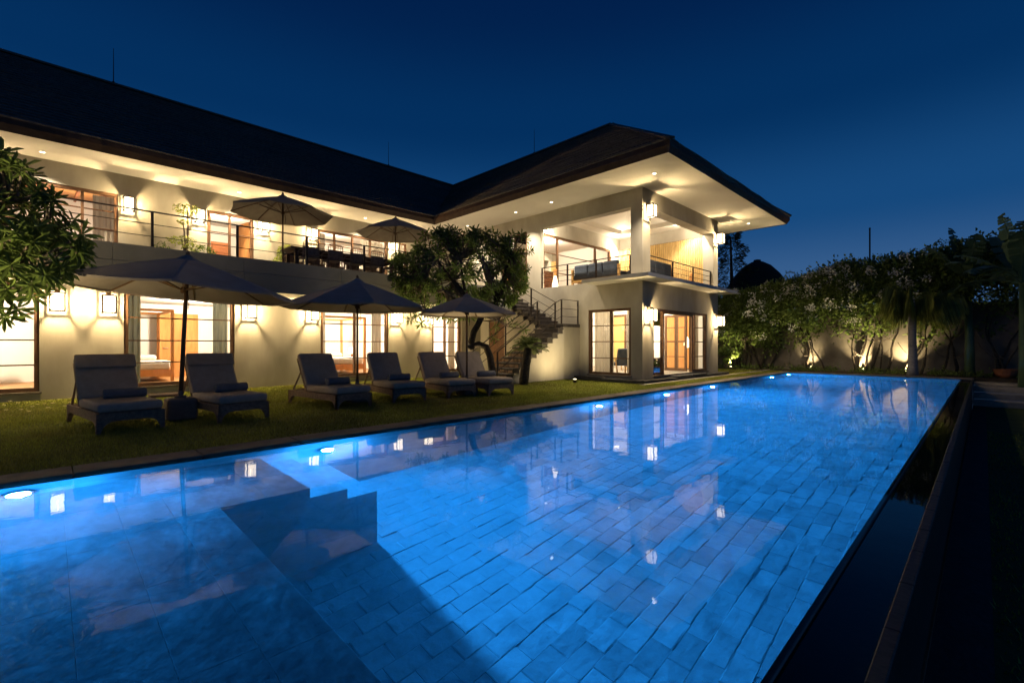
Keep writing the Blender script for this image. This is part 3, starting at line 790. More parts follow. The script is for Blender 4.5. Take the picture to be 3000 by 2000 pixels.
# ------------------------------------------------------------------ lanterns
def make_lantern(depth_dir):
    """a box lantern on a wall; local origin on the wall, body out along -Y"""
    t = empty('wall_lantern', '', 'wall lamp')
    fr = MB(); w, h, b = .125, .21, .0135
    cy = -.20
    for sx in (-1, 1):
        for sy in (-1, 1): fr.box(sx * w - b, sx * w + b, cy + sy * w - b, cy + sy * w + b, -h, h)
    for z in (-h, h):
        for s in (-1, 1):
            fr.box(-w - b, w + b, cy + s * w - b, cy + s * w + b, z - b, z + b)
            fr.box(s * w - b, s * w + b, cy - w + b, cy + w - b, z - b, z + b)
    part('lantern_frame', fr, M_DARKIRON, t)
    part('lantern_cap', MB().box(-w + b, w - b, cy - w + b, cy + w - b, h - .012, h + .006).box(-.03, .03, cy - .03, cy + .03, h + .006, h + .05), M_BRASS, t)
    part('bracket', MB().box(-.045, .045, -.02, 0, -.05, .30).box(-.015, .015, cy, -.02, h + .05, h + .075), M_BRASS, t)
    for q in ([(-w, cy - w), (w, cy - w)], [(-w, cy + w), (w, cy + w)], [(-w, cy - w), (-w, cy + w)], [(w, cy - w), (w, cy + w)]):
        (xa, ya), (xb, yb) = q
        part('pane', MB().add([(xa, ya, -h + b), (xb, yb, -h + b), (xb, yb, h - b), (xa, ya, h - b)], [(0, 1, 2, 3)]), M_LANTERNGLASS, t)
    part('bulb', MB().lathe([(.003, -.03), (.010, -.02), (.012, 0), (.010, .03), (.006, .05), (.006, .19)], 10, (0, cy, 0)), M_BULB, t, smooth=True)
    lamp('lantern_light', 'POINT', 500, WARM, (0, cy, -.0), parent=t, radius=.042)
    return t
LAN = [(.15, YF, 2.30, 0, 'wall lantern between the two leftmost ground floor windows, nearer the left window'),
       (1.07, YF, 2.30, 0, 'wall lantern under the biggest parasol, just left of the window with the orange door'),
       (4.26, YF, 2.30, 0, 'ground floor wall lantern just right of the window with the orange door'),
       (6.12, YF, 2.30, 0, 'wall lantern at the left rim of the middle parasol beside the bedroom window'),
       (9.22, YF, 2.30, 0, 'wall lantern right of the bedroom window, at the right rim of the middle parasol'),
       (10.58, YF, 2.30, 0, 'wall lantern behind the hanging leaves left of the narrow window'),
       (-3.62, YF, 2.30, 0, 'added unseen wall lantern left of the leftmost ground floor window, past the picture edge'),  # added out of view, for more warm light on the left frangipani
       (-2.0, YU, 5.72, 0, 'added unseen upper wall lantern behind the left frangipani crown, past the picture edge'),  # another added lantern out of view, brightens the left frangipani crown
       (1.80, YU, 5.72, 0, 'upper wall lantern right of the bedroom with the boarded ceiling'),
       (3.70, YU, 5.72, 0, 'upper wall lantern left of the balcony door beside the bonsai'),
       (5.78, YU, 5.72, 0, 'upper wall lantern right of the balcony door, behind the pale parasol'),
       (7.58, YU, 5.72, 0, 'upper wall lantern above the dining table, left of the wide window'),
       (11.24, YU, 5.72, 0, 'upper wall lantern beside the small narrow upper window'),
       (14.70, YP, 2.30, 0, 'wall lantern on the pavilion corner beside the folding doors'),
       (20.62, YP, 2.30, 0, 'wall lantern at the far right pavilion edge beside the ground floor doors'),
       (14.67, YP, 5.86, 0, 'lantern on the tall corner column of the open terrace'),
       (20.62, YP, 5.86, 0, 'lantern on the far right column of the open terrace')]
lan0 = make_lantern(0)
for i, (x, y, z, a, lb) in enumerate(LAN):
    o = lan0 if i == 0 else copy_tree(lan0)
    o.location = (x, y, z); o['label'] = lb; o['group'] = 'box lanterns on the villa walls'
    for ch in o.children:
        if ch.type == 'LIGHT' and z < 3:
            ch.data = ch.data.copy(); ch.data.energy = 285
# ------------------------------------------------------------------ downlights
dl0 = empty('downlight', '', 'ceiling light')
part('trim_ring', MB().lathe([(.075, 0), (.075, -.012), (.055, -.012), (.055, 0)], 16, cap=False), M_WHITE, dl0)
part('lens', MB().lathe([(.054, -.010), (.054, -.004)], 16), M_DOWNLENS, dl0)
lamp('downlight_beam', 'SPOT', 900, WARMW, (0, 0, -.03), parent=dl0, radius=.04, spot=110)
DL = [(-.12, 18.55, 'soffit downlight nearest the left edge of the house'), (4.8, 18.55, 'soffit downlight left of the pale parasol on the balcony'),
      (9.59, 18.55, 'soffit downlight between the two balcony parasols'), (13.52, 16.49, 'soffit downlight above the frangipani crown at the inner roof corner'),
      (13.52, 13.42, 'soffit downlight above the stair, left one of the close pair'), (13.52, 11.52, 'soffit downlight above the terrace opening, right one of the close pair'),
      (13.55, 7.3, 'soffit downlight near the outer roof corner above the corner column'), (22.13, 7.37, 'soffit downlight at the far right tip of the roof')]
for i, (x, y, lb) in enumerate(DL):
    o = dl0 if i == 0 else copy_tree(dl0)
    o.location = (x, y, ZSO); o['label'] = lb; o['group'] = 'downlights in the roof soffit'
for i, (x, y, lb) in enumerate(((19.9, 12.65, 'terrace ceiling spot in the back corner beside the bamboo screen'), (15.0, 12.6, 'terrace ceiling spot in the left back corner over the window'), (19.95, 8.95, 'terrace ceiling spot at the front right corner by the column'))):
    o = copy_tree(dl0); o.location = (x, y, 6.60); o['label'] = lb; o['group'] = 'spots in the terrace ceiling'
    lamp('terrace_lamp', 'POINT', 105, WARMW, (x + (.0 if x < 18 else -.25), y - (.25 if y > 10 else -.2), 6.25), radius=.1)
# ------------------------------------------------------------------ pool lights
PL = [(-.2, -.31, 'pool light under the water at the left edge of the picture, over the shallow shelf', .8), (2.74, -.52, 'pool light shining white over the underwater steps', .85),
      (9.2, -.75, 'pool light below the stair reflection, third from the left', 1), (12.5, -.75, 'pool light among the window reflections of the pavilion', 1), (15.7, -.75, 'pool light in front of the folding doors', 1),
      (21.9, -.75, 'second last pool light towards the far corner', 1), (24.3, -.75, 'last pool light in the far left pool corner', .6)]
pl0 = empty('pool_light', '', 'pool light')
part('housing', MB().lathe([(.10, -.02), (.10, .0), (.085, .02), (.085, .02)], 16), M_CHROME, pl0)
part('lens', MB().lathe([(.08, .021), (.05, .03), (.002, .034)], 16), M_POOLLENS, pl0)
lamp('pool_lamp', 'AREA', 1250, POOLBLUE, (0, 0, .04), parent=pl0, radius=.08, rot=(R(180), 0, 0))
lamp('pool_lamp', 'POINT', 830, POOLBLUE, (0, 0, .09), parent=pl0, radius=.045)
for i, (x, z, lb, k) in enumerate(PL):
    o = pl0 if i == 0 else copy_tree(pl0)
    o.location = (x, YP1 - .025, z); o.rotation_euler = (R(90), 0, 0); o['label'] = lb; o['group'] = 'underwater lights along the lawn side of the pool'
    if k != 1:
        for ch in o.children:
            if ch.type == 'LIGHT': ch.data = ch.data.copy(); ch.data.energy *= k
# ------------------------------------------------------------------ sun loungers
def make_lounger(headrest):
    t = empty('sun_lounger', '', 'sun lounger')
    W2, L = .41, 1.92
    def apron(wd, n=8):
        # panel with an arched cut-out, legs at both ends
        lg, top, low = .085, .30, .0
        p = [(-wd, low), (-wd + lg * .55, low)]
        for i in range(n + 1):
            a = i / n
            x = -wd + lg * .55 + (2 * wd - lg * 1.1) * a
            e = min(a, 1 - a) * (2 * wd) / .20
            z = .175 if e > 1 else .175 * math.sqrt(max(0, 1 - (1 - e) ** 2))
            p.append((x, max(z, .0)))
        # refine the ends of the arch
        pts = [(-wd, 0), (-wd + .05, 0)]
        for i in range(7):
            q = i / 6 * math.pi / 2
            pts.append((-wd + .05 + .17 * (1 - math.cos(q)), .18 * math.sin(q)))
        pts += [(-a_, b_) for a_, b_ in reversed(pts[2:])] + [(wd - .05, 0), (wd, 0), (wd, top), (-wd, top)]
        return pts
    part('foot_panel', MB().prism(apron(W2), 'y', 0, .045), M_RATTAN, t)
    part('head_panel', MB().prism(apron(W2), 'y', L - .045, L), M_RATTAN, t)
    for s in (-1, 1):
        pts = [(b + L / 2, z) for b, z in apron(L / 2)]
        part('side_panel', MB().prism(pts, 'x', s * W2 - (.045 if s > 0 else 0), s * W2 + (0 if s > 0 else .045)), M_RATTAN, t)
    sl = MB()
    for k in range(9): sl.box(-W2 + .05, W2 - .05, .10 + k * .2, .17 + k * .2, .255, .285)
    part('slats', sl, M_RATTAN, t)
    c = part('seat_cushion', MB().rbox((0, .60, .375), (.78, 1.22, .14), .045, 3), M_CUSHION, t, smooth=True)
    part('piping', MB().tube([(-.36, .0, .315), (.36, .0, .315)], .006, 5), M_RATTAN, c)
    ang = R(60); rot = Matrix.Rotation(ang, 3, 'X')
    ctr = Vector((0, 1.22, .40)) + rot @ Vector((0, .37, .05))
    b = part('back_cushion', MB().rbox(ctr, (.78, .78, .13), .045, 3, rot), M_CUSHION, t, smooth=True)
    fr = MB()
    for s in (-1, 1):
        a = Vector((s * .37, 1.20, .31)); e = a + rot @ Vector((0, .78, 0))
        fr.bar(a, e, .035, .03); fr.bar(a + (e - a) * .6, (s * .37, 1.78, .29), .025, .025)
    fr.bar(Vector((-.37, 1.20, .31)) + rot @ Vector((0, .76, 0)), Vector((.37, 1.20, .31)) + rot @ Vector((0, .76, 0)), .03, .03)
    part('back_frame', fr, M_RATTAN, t)
    if headrest:
        ct = Vector((0, 1.22, .40)) + rot @ Vector((0, .64, .135))
        part('headrest', MB().rbox(ct, (.79, .25, .055), .025, 3, rot), M_CUSHION, t, smooth=True)
    return t
lgA = make_lounger(True); lgB = make_lounger(False)
LG = [(.89, 8.96, 8, 1, 'sun lounger nearest the camera at far left, with a headrest flap'), (2.38, 8.88, 8, 1, 'sun lounger with a headrest flap just right of the biggest parasol pole'),
      (4.41, 8.98, 7, 0, 'sun lounger left of the middle parasol pole'), (5.79, 9.1, -6, 0, 'sun lounger right of the middle parasol pole'),
      (7.14, 8.92, -6, 0, 'sun lounger left of the small right-hand parasol pole'), (8.15, 8.6, -5, 0, 'sun lounger farthest right, nearest the stair')]
seen = set()
tw0 = None
for i, (x, y, a, h, lb) in enumerate(LG):
    src = lgA if h else lgB
    o = src if h not in seen else copy_tree(src)
    seen.add(h)
    o.location = (x, y, 0); o.rotation_euler = (0, 0, R(a)); o['label'] = lb; o['group'] = 'sun loungers on the lawn'
    # rolled towel on the seat
    tx, ty = .10, .78
    ca, sa = math.cos(R(a)), math.sin(R(a))
    if tw0 is None:
        tw0 = empty('rolled_towel', '', 'towel'); tw = tw0
        n = 26; sp = []
        for k in range(n + 1):
            th = k / n * 2 * math.pi * 2.6; r = .02 + .055 * k / n
            sp.append((r * math.cos(th), r * .95 * math.sin(th)))
        part('roll', MB().tube([(-.27, 0, 0), (-.26, 0, 0), (.26, 0, 0), (.27, 0, 0)], [.062, .078, .078, .062], 14), M_TOWEL, tw0, smooth=True)
        part('outer_fold', MB().tube([(-.262, -.074, -.02), (.262, -.074, -.02)], .012, 6), M_TOWEL, tw0)
    else: tw = copy_tree(tw0)
    tw.location = (x + ca * tx - sa * ty, y + sa * tx + ca * ty, .517); tw.rotation_euler = (0, 0, R(a + (-4, 3, 6, -2, 4, -3)[i]))
    tw['label'] = 'rolled towel on the ' + lb.replace('sun lounger', 'lounger', 1); tw['group'] = 'rolled towels on the loungers'
# low side tables
stb = None
for i, (x, y, lb) in enumerate(((1.55, 10.75, 'low dark side table behind the biggest parasol base'), (4.95, 10.95, 'low dark side table behind the middle parasol pole'))):
    if stb is None:
        stb = o = empty('side_table', lb, 'side table')
        part('table_top', MB().rbox((0, 0, .36), (.48, .48, .04), .008, 1), M_RATTAN, o)
        for sx in (-1, 1):
            for sy in (-1, 1): part('leg', MB().box(sx * .2 - .025, sx * .2 + .025, sy * .2 - .025, sy * .2 + .025, 0, .34), M_RATTAN, o)
    else: o = copy_tree(stb)
    o.location = (x, y, 0); o['label'] = lb; o['group'] = 'side tables between loungers'
# ------------------------------------------------------------------ parasols
def make_parasol(rad, apex, drop, canvas, base=True, twist=22.5, polr=.026, tilt=0.0, tiltdir=0.0, lean=(0, 0)):
    t = empty('parasol', '', 'parasol')
    n = 8; rings = 5
    hub = Vector((lean[0], lean[1], apex))
    TM = Matrix.Rotation(tilt, 3, Vector((math.cos(tiltdir), math.sin(tiltdir), 0)))
    def P(r, th, k=0.0):
        f = r / rad
        z = -drop * (f ** 1.12)
        return hub + TM @ Vector((r * math.cos(th), r * math.sin(th), z - k))
    mb = MB(); v = []; f = []
    seg = 6
    for i in range(rings + 1):
        r = .06 + (rad - .06) * i / rings
        for j in range(n * seg):
            s = (j % seg) / seg
            th0 = R(twist) + (j // seg) * 2 * math.pi / n; th1 = th0 + 2 * math.pi / n
            a, b = P(r, th0), P(r, th1)
            p = a.lerp(b, s)
            sag = 4 * s * (1 - s) * .055 * (i / rings) ** 1.2
            p = p + Vector((-(p.x - hub.x), -(p.y - hub.y), 0)) * (sag * .35) + Vector((0, 0, -sag * .45))
            v.append(tuple(p))
    m = n * seg
    for i in range(rings):
        for j in range(m): f.append((i * m + j, i * m + (j + 1) % m, (i + 1) * m + (j + 1) % m, (i + 1) * m + j))
    v2 = [(x, y, z - .006) for x, y, z in v]
    mb.add(v, f)
    cn = part('canopy', mb, canvas, t)
    # short valance-free hem
    hm = MB(); o0 = rings * m
    hm.add([v[o0 + j] for j in range(m)] + [(v[o0 + j][0], v[o0 + j][1], v[o0 + j][2] - .035) for j in range(m)], [(j, (j + 1) % m, m + (j + 1) % m, m + j) for j in range(m)])
    part('hem', hm, canvas, cn)
    cv = []; cf = []
    for i in range(3):
        r = .02 + .19 * i / 2 * (rad / 1.5)
        for j in range(n):
            p = hub + TM @ Vector((r * math.cos(R(twist) + j * 2 * math.pi / n), r * math.sin(R(twist) + j * 2 * math.pi / n), .055 - .05 * i - .01 * i * i)); cv.append(tuple(p))
    for i in range(2):
        for j in range(n): cf.append((i * n + j, i * n + (j + 1) % n, (i + 1) * n + (j + 1) % n, (i + 1) * n + j))
    cf.append(tuple(range(n)))
    part('vent_cap', MB().add(cv, cf), canvas, t)
    z0 = .40 if base else .02
    pole_foot = Vector((0, 0, z0)); top = hub + Vector((0, 0, .03))
    po = part('pole', MB().tube([pole_foot, top], [polr, polr * .9], 10), M_POLE, t, smooth=True)
    hz = hub + TM @ Vector((0, 0, -drop * .95 - .02)) - Vector((lean[0], lean[1], 0)) * .25; 
    part('hub', MB().lathe([(.03, -.05), (.05, -.04), (.05, .03), (.035, .06)], 10, tuple(hz)), M_POLE, t)
    part('finial', MB().lathe([(.03, 0), (.035, .03), (.012, .07)], 8, tuple(hub + Vector((0, 0, .05)))), M_POLE, t)
    for k in range(n):
        th = R(twist) + k * 2 * math.pi / n
        q = MB(); pts = [P(.05, th, .015), P(rad * .5, th, .018), P(rad * .985, th, .018)]
        for a, b in zip(pts, pts[1:]): q.bar(a, b, .022, .02)
        rb = part('rib', q, M_POLE, t)
        part('strut', MB().bar(hz, P(rad * .5, th, .03), .016, .018), M_POLE, rb)
    part('cord', MB().tube([hz + Vector((.05, -.02, -.02)), hz + Vector((.07, -.03, -.18)), hz + Vector((.06, -.035, -.32))], .006, 5), M_DARKIRON, t)
    if base:
        part('base_block', MB().rbox((0, 0, .19), (.44, .44, .38), .06, 3), M_STONEBASE, t)
        part('sleeve', MB().lathe([(.09, .37), (.085, .41), (.04, .42), (.04, .50)], 12), M_STONEBASE, t)
    return t
def parasol(x, y, z, rz, label, group, **k):
    t = make_parasol(**k); t.location = (x, y, z); t.rotation_euler = (0, 0, R(rz)); t['label'] = label; t['group'] = group
    return t
parasol(1.63, 9.81, 0, 0, 'biggest dark parasol, nearest the camera, between the two leftmost loungers', 'parasols on the lawn', rad=1.76, apex=2.80, drop=.58, canvas=M_CANVAS, twist=30, polr=.035, tilt=R(3.5), tiltdir=R(75), lean=(.09, -.09))
parasol(4.95, 9.95, 0, 0, 'dark parasol in the middle of the lawn with ribs showing underneath', 'parasols on the lawn', rad=1.60, apex=2.74, drop=.60, canvas=M_CANVAS, twist=30)
parasol(7.70, 9.43, 0, 0, 'smaller dark parasol standing in front of the frangipani tree', 'parasols on the lawn', rad=1.28, apex=2.56, drop=.46, canvas=M_CANVAS, twist=38)
parasol(5.06, 15.0, ZFL, 0, 'pale parasol on the balcony left of the dining table, seen from below', 'parasols on the balcony', rad=1.45, apex=2.25, drop=.52, canvas=M_CANVAS2, base=False, twist=12)
parasol(9.05, 15.2, ZFL, 0, 'parasol on the balcony at the right end of the dining table', 'parasols on the balcony', rad=1.40, apex=2.36, drop=.56, canvas=M_CANVAS2, base=False, twist=20)
# ------------------------------------------------------------------ balcony dining set
tb = empty('dining_table', 'long dark wooden dining table on the balcony', 'table', (7.1, 15.35, ZFL))
part('table_top', MB().rbox((0, 0, .735), (3.7, .95, .05), .01, 1), M_TABLE, tb)
part('apron', MB().box(-1.7, 1.7, -.38, -.35, .62, .71).box(-1.7, 1.7, .35, .38, .62, .71).box(-1.7, -1.67, -.35, .35, .62, .71).box(1.67, 1.7, -.35, .35, .62, .71), M_TABLE, tb)
for sx in (-1, 1):
    for sy in (-1, 1): part('leg', MB().box(sx * 1.65 - .05, sx * 1.65 + .05, sy * .36 - .05, sy * .36 + .05, 0, .71), M_TABLE, tb)
ch0 = empty('dining_chair', '', 'chair')
part('seat', MB().rbox((0, 0, .43), (.48, .48, .06), .02, 2), M_RATTAN, ch0)
part('backrest', MB().rbox((0, -.235, .60), (.46, .03, .26), .012, 1), M_RATTAN, ch0)
bf = MB()
pts = [(-.235, -.25, .43), (-.235, -.27, .80), (-.20, -.275, .875), (-.14, -.28, .895), (.14, -.28, .895), (.20, -.275, .875), (.235, -.27, .80), (.235, -.25, .43)]
bf.tube(pts, .014, 7)
bf.tube([(-.225, -.262, .80), (.225, -.262, .80)], .009, 6)
for k in range(5): bf.tube([(-.16 + .08 * k, -.258, .72), (-.16 + .08 * k, -.278, .89)], .007, 5)
part('back_frame', bf, M_RATTAN, ch0)
for sx in (-1, 1):
    for sy in (-1, 1): part('leg', MB().tube([(sx * .22, sy * .22, .42), (sx * .24, sy * .25, 0)], [.022, .016], 7), M_RATTAN, ch0)
for s in (-1, 1): part('armrest', MB().tube([(s * .235, -.25, .64), (s * .25, .05, .65), (s * .25, .20, .62), (s * .24, .22, .43)], .014, 6), M_RATTAN, ch0)
ords = ('first', 'second', 'third', 'fourth', 'fifth')
for k in range(5):
    for side in (0, 1):
        o = ch0 if (k == 0 and side == 0) else copy_tree(ch0)
        o.location = (5.72 + k * .73 + rng.uniform(-.03, .03), 14.72 if side == 0 else 16.0, ZFL); o.rotation_euler = (0, 0, R((0 if side == 0 else 180) + rng.uniform(-5, 5)))
        o['label'] = '%s dining chair from the left on the %s side of the balcony table' % (ords[k], ('railing', 'wall')[side]); o['group'] = 'chairs round the balcony table'
# ------------------------------------------------------------------ terrace furniture
def daybed(loc, rz, L, label):
    t = empty('daybed', label, 'sofa', loc, R(rz), 'low sofas on the terrace')
    part('frame', MB().box(-L / 2, L / 2, -.42, .42, .12, .20), M_HONEYWOOD, t)
    for sx in (-1, 1):
        for sy in (-1, 1): part('leg', MB().box(sx * (L / 2 - .05) - .04, sx * (L / 2 - .05) + .04, sy * .38 - .04, sy * .38 + .04, 0, .62 if sy < 0 else .2), M_HONEYWOOD, t)
    part('seat_cushion', MB().rbox((0, .02, .31), (L - .1, .76, .2), .05, 2), M_BLUEFAB, t)
    for k in range(3): part('back_cushion', MB().rbox((-(L - .2) / 3 + k * (L - .2) / 3, -.30, .56), ((L - .2) / 3 - .02, .18, .44), .06, 2), M_BLUEFAB, t)
    return t
daybed((15.05, 10.35, 3.6), -90, 2.2, 'blue grey sofa along the left railing of the terrace')
daybed((16.1, 8.85, 3.6), 0, 2.1, 'dark blue sofa behind the front railing right of the corner column')
bl = empty('bottle_lamp', 'glowing white cone lamp with wooden neck standing on the terrace edge', 'lamp', (14.85, 12.45, 3.6))
part('shade', MB().lathe([(.10, .0), (.13, .05), (.12, .2), (.06, .48), (.055, .52)], 14), M_SHADELIT, bl, smooth=True)
part('neck', MB().lathe([(.055, .52), (.06, .56), (.085, .78), (.08, .80)], 12), M_DOORWOOD, bl)
lamp('bottle_light', 'POINT', 12, WARMW, (14.70, 12.3, 3.85), radius=.08)
wl_ = empty('wooden_cone', 'tall brown wooden cone ornament beside the right terrace column', 'ornament', (19.95, 9.0, 3.6))
part('body', MB().lathe([(.16, 0), (.13, .3), (.06, .75), (.03, .85)], 12), M_DOORWOOD, wl_, smooth=True)
# louvred cabinet and lamp in the room behind the terrace
lc = empty('louvred_cabinet', 'red brown louvred cabinet in the room behind the terrace', 'cabinet', (16.6, 15.2, 3.6))
part('carcass', MB().box(-1.2, 1.4, .03, .5, 0, 1.45), M_REDWOOD, lc)
for k in range(4):
    d = part('door', MB().box(-1.2 + k * .65, -1.2 + k * .65 + .64, 0, .03, .03, 1.42), M_REDWOOD, lc)
    for q in range(11): part('slat', MB().obox((-1.2 + k * .65 + .32, -.012, .14 + q * .12), (.52, 0, 0), (0, .05, .02), (0, -.005, .012)), M_HONEYWOOD if k % 2 else M_REDWOOD, d)
# ------------------------------------------------------------------ indoor things
def curtain(x0, x1, y, z0, z1, m, label, plane='y', waves=None):
    n = waves or max(6, int((x1 - x0) / .035)); mb = MB(); v = []; f = []
    for i in range(n + 1):
        a = x0 + (x1 - x0) * i / n; d = y + .03 * math.sin(i * 1.9) + .012 * math.sin(i * .7)
        for z, k in ((z0, 1.0), (z1, .75)):
            dd = y + (d - y) * k
            v.append((a, dd, z) if plane == 'y' else (dd, a, z))
    for i in range(n): f.append((2 * i, 2 * i + 2, 2 * i + 3, 2 * i + 1))
    mb.add(v, f)
    o = single('curtain', mb, m, label, 'curtain', 'curtains behind the windows')
    return o
curtain(1.47, 1.75, 15.88, .2, 2.66, M_GCURTAIN, 'greenish curtain at the left side of the window with the orange door')
curtain(3.42, 3.80, 15.9, .2, 2.66, M_GCURTAIN, 'greenish curtain at the right side of the window with the orange door')
curtain(6.48, 6.72, 15.88, .2, 2.66, M_CURTAIN, 'beige curtain at the left side of the four-poster bedroom window')
curtain(8.45, 8.86, 15.88, .2, 2.66, M_CURTAIN, 'beige curtain at the right side of the four-poster bedroom window')
curtain(11.95, 12.3, 15.88, .2, 2.66, M_CURTAIN, 'beige curtain in the narrow ground floor window')
curtain(.98, 1.5, 19.6, ZFL, 5.98, M_CURTAIN, 'pale curtain at the right of the boarded-ceiling bedroom window')
curtain(4.02, 4.15, 19.6, ZFL, 5.98, M_SHEER, 'narrow sheer curtain beside the balcony door')
curtain(7.88, 8.3, 19.6, ZFL, 5.98, M_CURTAIN, 'curtain at the left of the wide balcony window')
curtain(9.9, 11.0, 19.6, ZFL, 5.98, M_SHEER, 'drawn sheer curtain at the right of the wide balcony window')
curtain(11.6, 12.05, 19.6, 4.7, 6.05, M_SHEER, 'sheer curtain filling the small upper window')
curtain(9.55, 10.4, 14.72, .2, 2.55, M_CURTAIN, 'curtain at the left half of the pavilion side window', 'x')
curtain(8.7, 9.0, 14.72, .2, 2.55, M_CURTAIN, 'curtain at the right half of the pavilion side window', 'x')
curtain(15.2, 15.55, 8.55, .2, 2.52, M_SHEER, 'curtain behind the left door leaf of the pavilion')
curtain(19.15, 19.65, 8.55, .2, 2.52, M_CURTAIN, 'curtain behind the right door leaf of the pavilion')
def inner_door(loc, rz, w, h, m, label):
    t = empty('interior_door', label, 'door', loc, R(rz))
    part('leaf', MB().box(0, w, -.02, .02, 0, h), m, t)
    part('door_frame', MB().box(-.07, -.003, -.03, .05, 0, h + .07).box(w + .003, w + .07, -.03, .05, 0, h + .07).box(-.003, w + .003, -.03, .05, h + .003, h + .07), m, t)
    part('handle', MB().tube([(.10, -.02, h * .47), (.10, -.065, h * .47), (.24, -.065, h * .47)], .011, 6), M_CHROME, t)
    return t
inner_door((2.70, 19.9, .18), 0, 1.05, 2.12, M_DOORWOOD, 'orange wooden door in the bedroom behind the biggest parasol')
inner_door((12.0, 20.1, .18), 0, .9, 2.1, M_DOORWOOD, 'orange wooden door deep in the narrow-window room')
def bed(loc, rz, canopy, label):
    t = empty('four_poster_bed' if canopy else 'bed', label, 'bed', loc, R(rz))
    part('bed_base', MB().box(-.95, .95, 0, 2.05, .15, .36), M_DOORWOOD, t)
    part('mattress', MB().rbox((0, 1.02, .47), (1.84, 1.98, .24), .07, 3), M_LINEN, t)
    part('bed_cover', MB().rbox((0, .75, .53), (1.98, 1.35, .16), .07, 3), M_LINEN, t)
    for s in (-1, 1): part('pillow', MB().rbox((s * .45, 1.75, .68), (.68, .42, .2), .09, 3), M_LINEN, t)
    if canopy:
        for sx in (-1, 1):
            for y in (.0, 2.05): part('post', MB().box(sx * .96 - .04, sx * .96 + .04, y - .04, y + .04, 0, 2.12), M_DOORWOOD, t)
        part('canopy_rail', MB().box(-1, 1, -.035, .035, 2.12, 2.19).box(-1, 1, 2.015, 2.085, 2.12, 2.19).box(-1, -.93, .035, 2.015, 2.12, 2.19).box(.93, 1, .035, 2.015, 2.12, 2.19), M_DOORWOOD, t)
    return t
bed((1.75, 17.6, .18), 0, True, 'four-poster bed behind the window with the orange door')
bed((7.9, 17.2, .18), 0, True, 'four-poster bed in the middle bedroom')
def picture(loc, rz, w, h, label):
    t = empty('picture', label, 'picture', loc, R(rz), 'framed pictures on bedroom walls')
    part('picture_frame', MB().box(-w / 2, w / 2, -.03, 0, -h / 2, -h / 2 + .04).box(-w / 2, w / 2, -.03, 0, h / 2 - .04, h / 2).box(-w / 2, -w / 2 + .04, -.03, 0, -h / 2 + .04, h / 2 - .04).box(w / 2 - .04, w / 2, -.03, 0, -h / 2 + .04, h / 2 - .04), M_DARKIRON, t)
    part('print', MB().box(-w / 2 + .04, w / 2 - .04, -.015, -.005, -h / 2 + .04, h / 2 - .04), M_ART, t)
picture((1.05, 20.16, 1.35), 0, .75, 1.3, 'tall dark picture left in the room with the orange door')
picture((6.35, 20.16, 1.5), 0, .8, 1.3, 'tall grey picture in the middle bedroom')
def table_lamp(loc, label):
    t = empty('table_lamp', label, 'lamp', loc)
    part('bedside_table', MB().rbox((0, 0, .25), (.45, .4, .5), .02, 1), M_DOORWOOD, t)
    part('lamp_base', MB().lathe([(.07, .5), (.08, .53), (.03, .6), (.03, .75)], 12), M_TERRACOTTA, t)
    part('lamp_shade', MB().lathe([(.16, .72), (.12, 1.0)], 14, cap=False), M_SHADELIT, t)
table_lamp((9.3, 19.2, .18), 'lit bedside lamp right of the four-poster in the middle bedroom')
table_lamp((11.75, 18.6, .18), 'lit lamp on a stand in the narrow-window room')
cab = empty('bathroom_cabinet', 'low white cabinet with a dark handle behind the leftmost window', 'cabinet', (-1.6, 18.6, .18))
part('carcass', MB().rbox((0, .3, .42), (1.3, .55, .84), .01, 1), M_WHITE, cab)
part('handle', MB().box(-.1, .14, -.005, .02, .66, .69), M_DARKIRON, cab)
part('tap', MB().tube([(.45, .3, .84), (.45, .3, 1.15), (.45, .18, 1.18), (.45, .12, 1.12)], .012, 6), M_CHROME, cab)
wpart('partition', MB().box(.0, .5, 19.0, 19.15, .18, 2.68), M_YELLOWPANEL, villa, label='warm orange return wall behind the leftmost window')
# wardrobe and door in the upper middle room
wd_ = empty('wardrobe', 'red brown slatted wardrobe behind the balcony door', 'wardrobe', (4.5, 22.4, ZFL))
part('carcass', MB().box(-1.0, .95, 0, .55, 0, 2.0), M_REDWOOD, wd_)
for k in range(3):
    d = part('door', MB().box(-.98 + k * .64, -.98 + k * .64 + .62, -.03, -.003, .05, 1.97), M_REDWOOD, wd_)
    for q in range(9): part('slat', MB().box(-.92 + k * .64, -.92 + k * .64 + .50, -.045, -.031, .15 + q * .2, .27 + q * .2), M_REDWOOD, d)
inner_door((5.42, 19.6, ZFL), 100, .85, 2.3, M_DOORWOOD, 'open orange door leaf in the balcony doorway')
table_lamp((4.95, 21.6, ZFL), 'small lit lamp behind the balcony door')
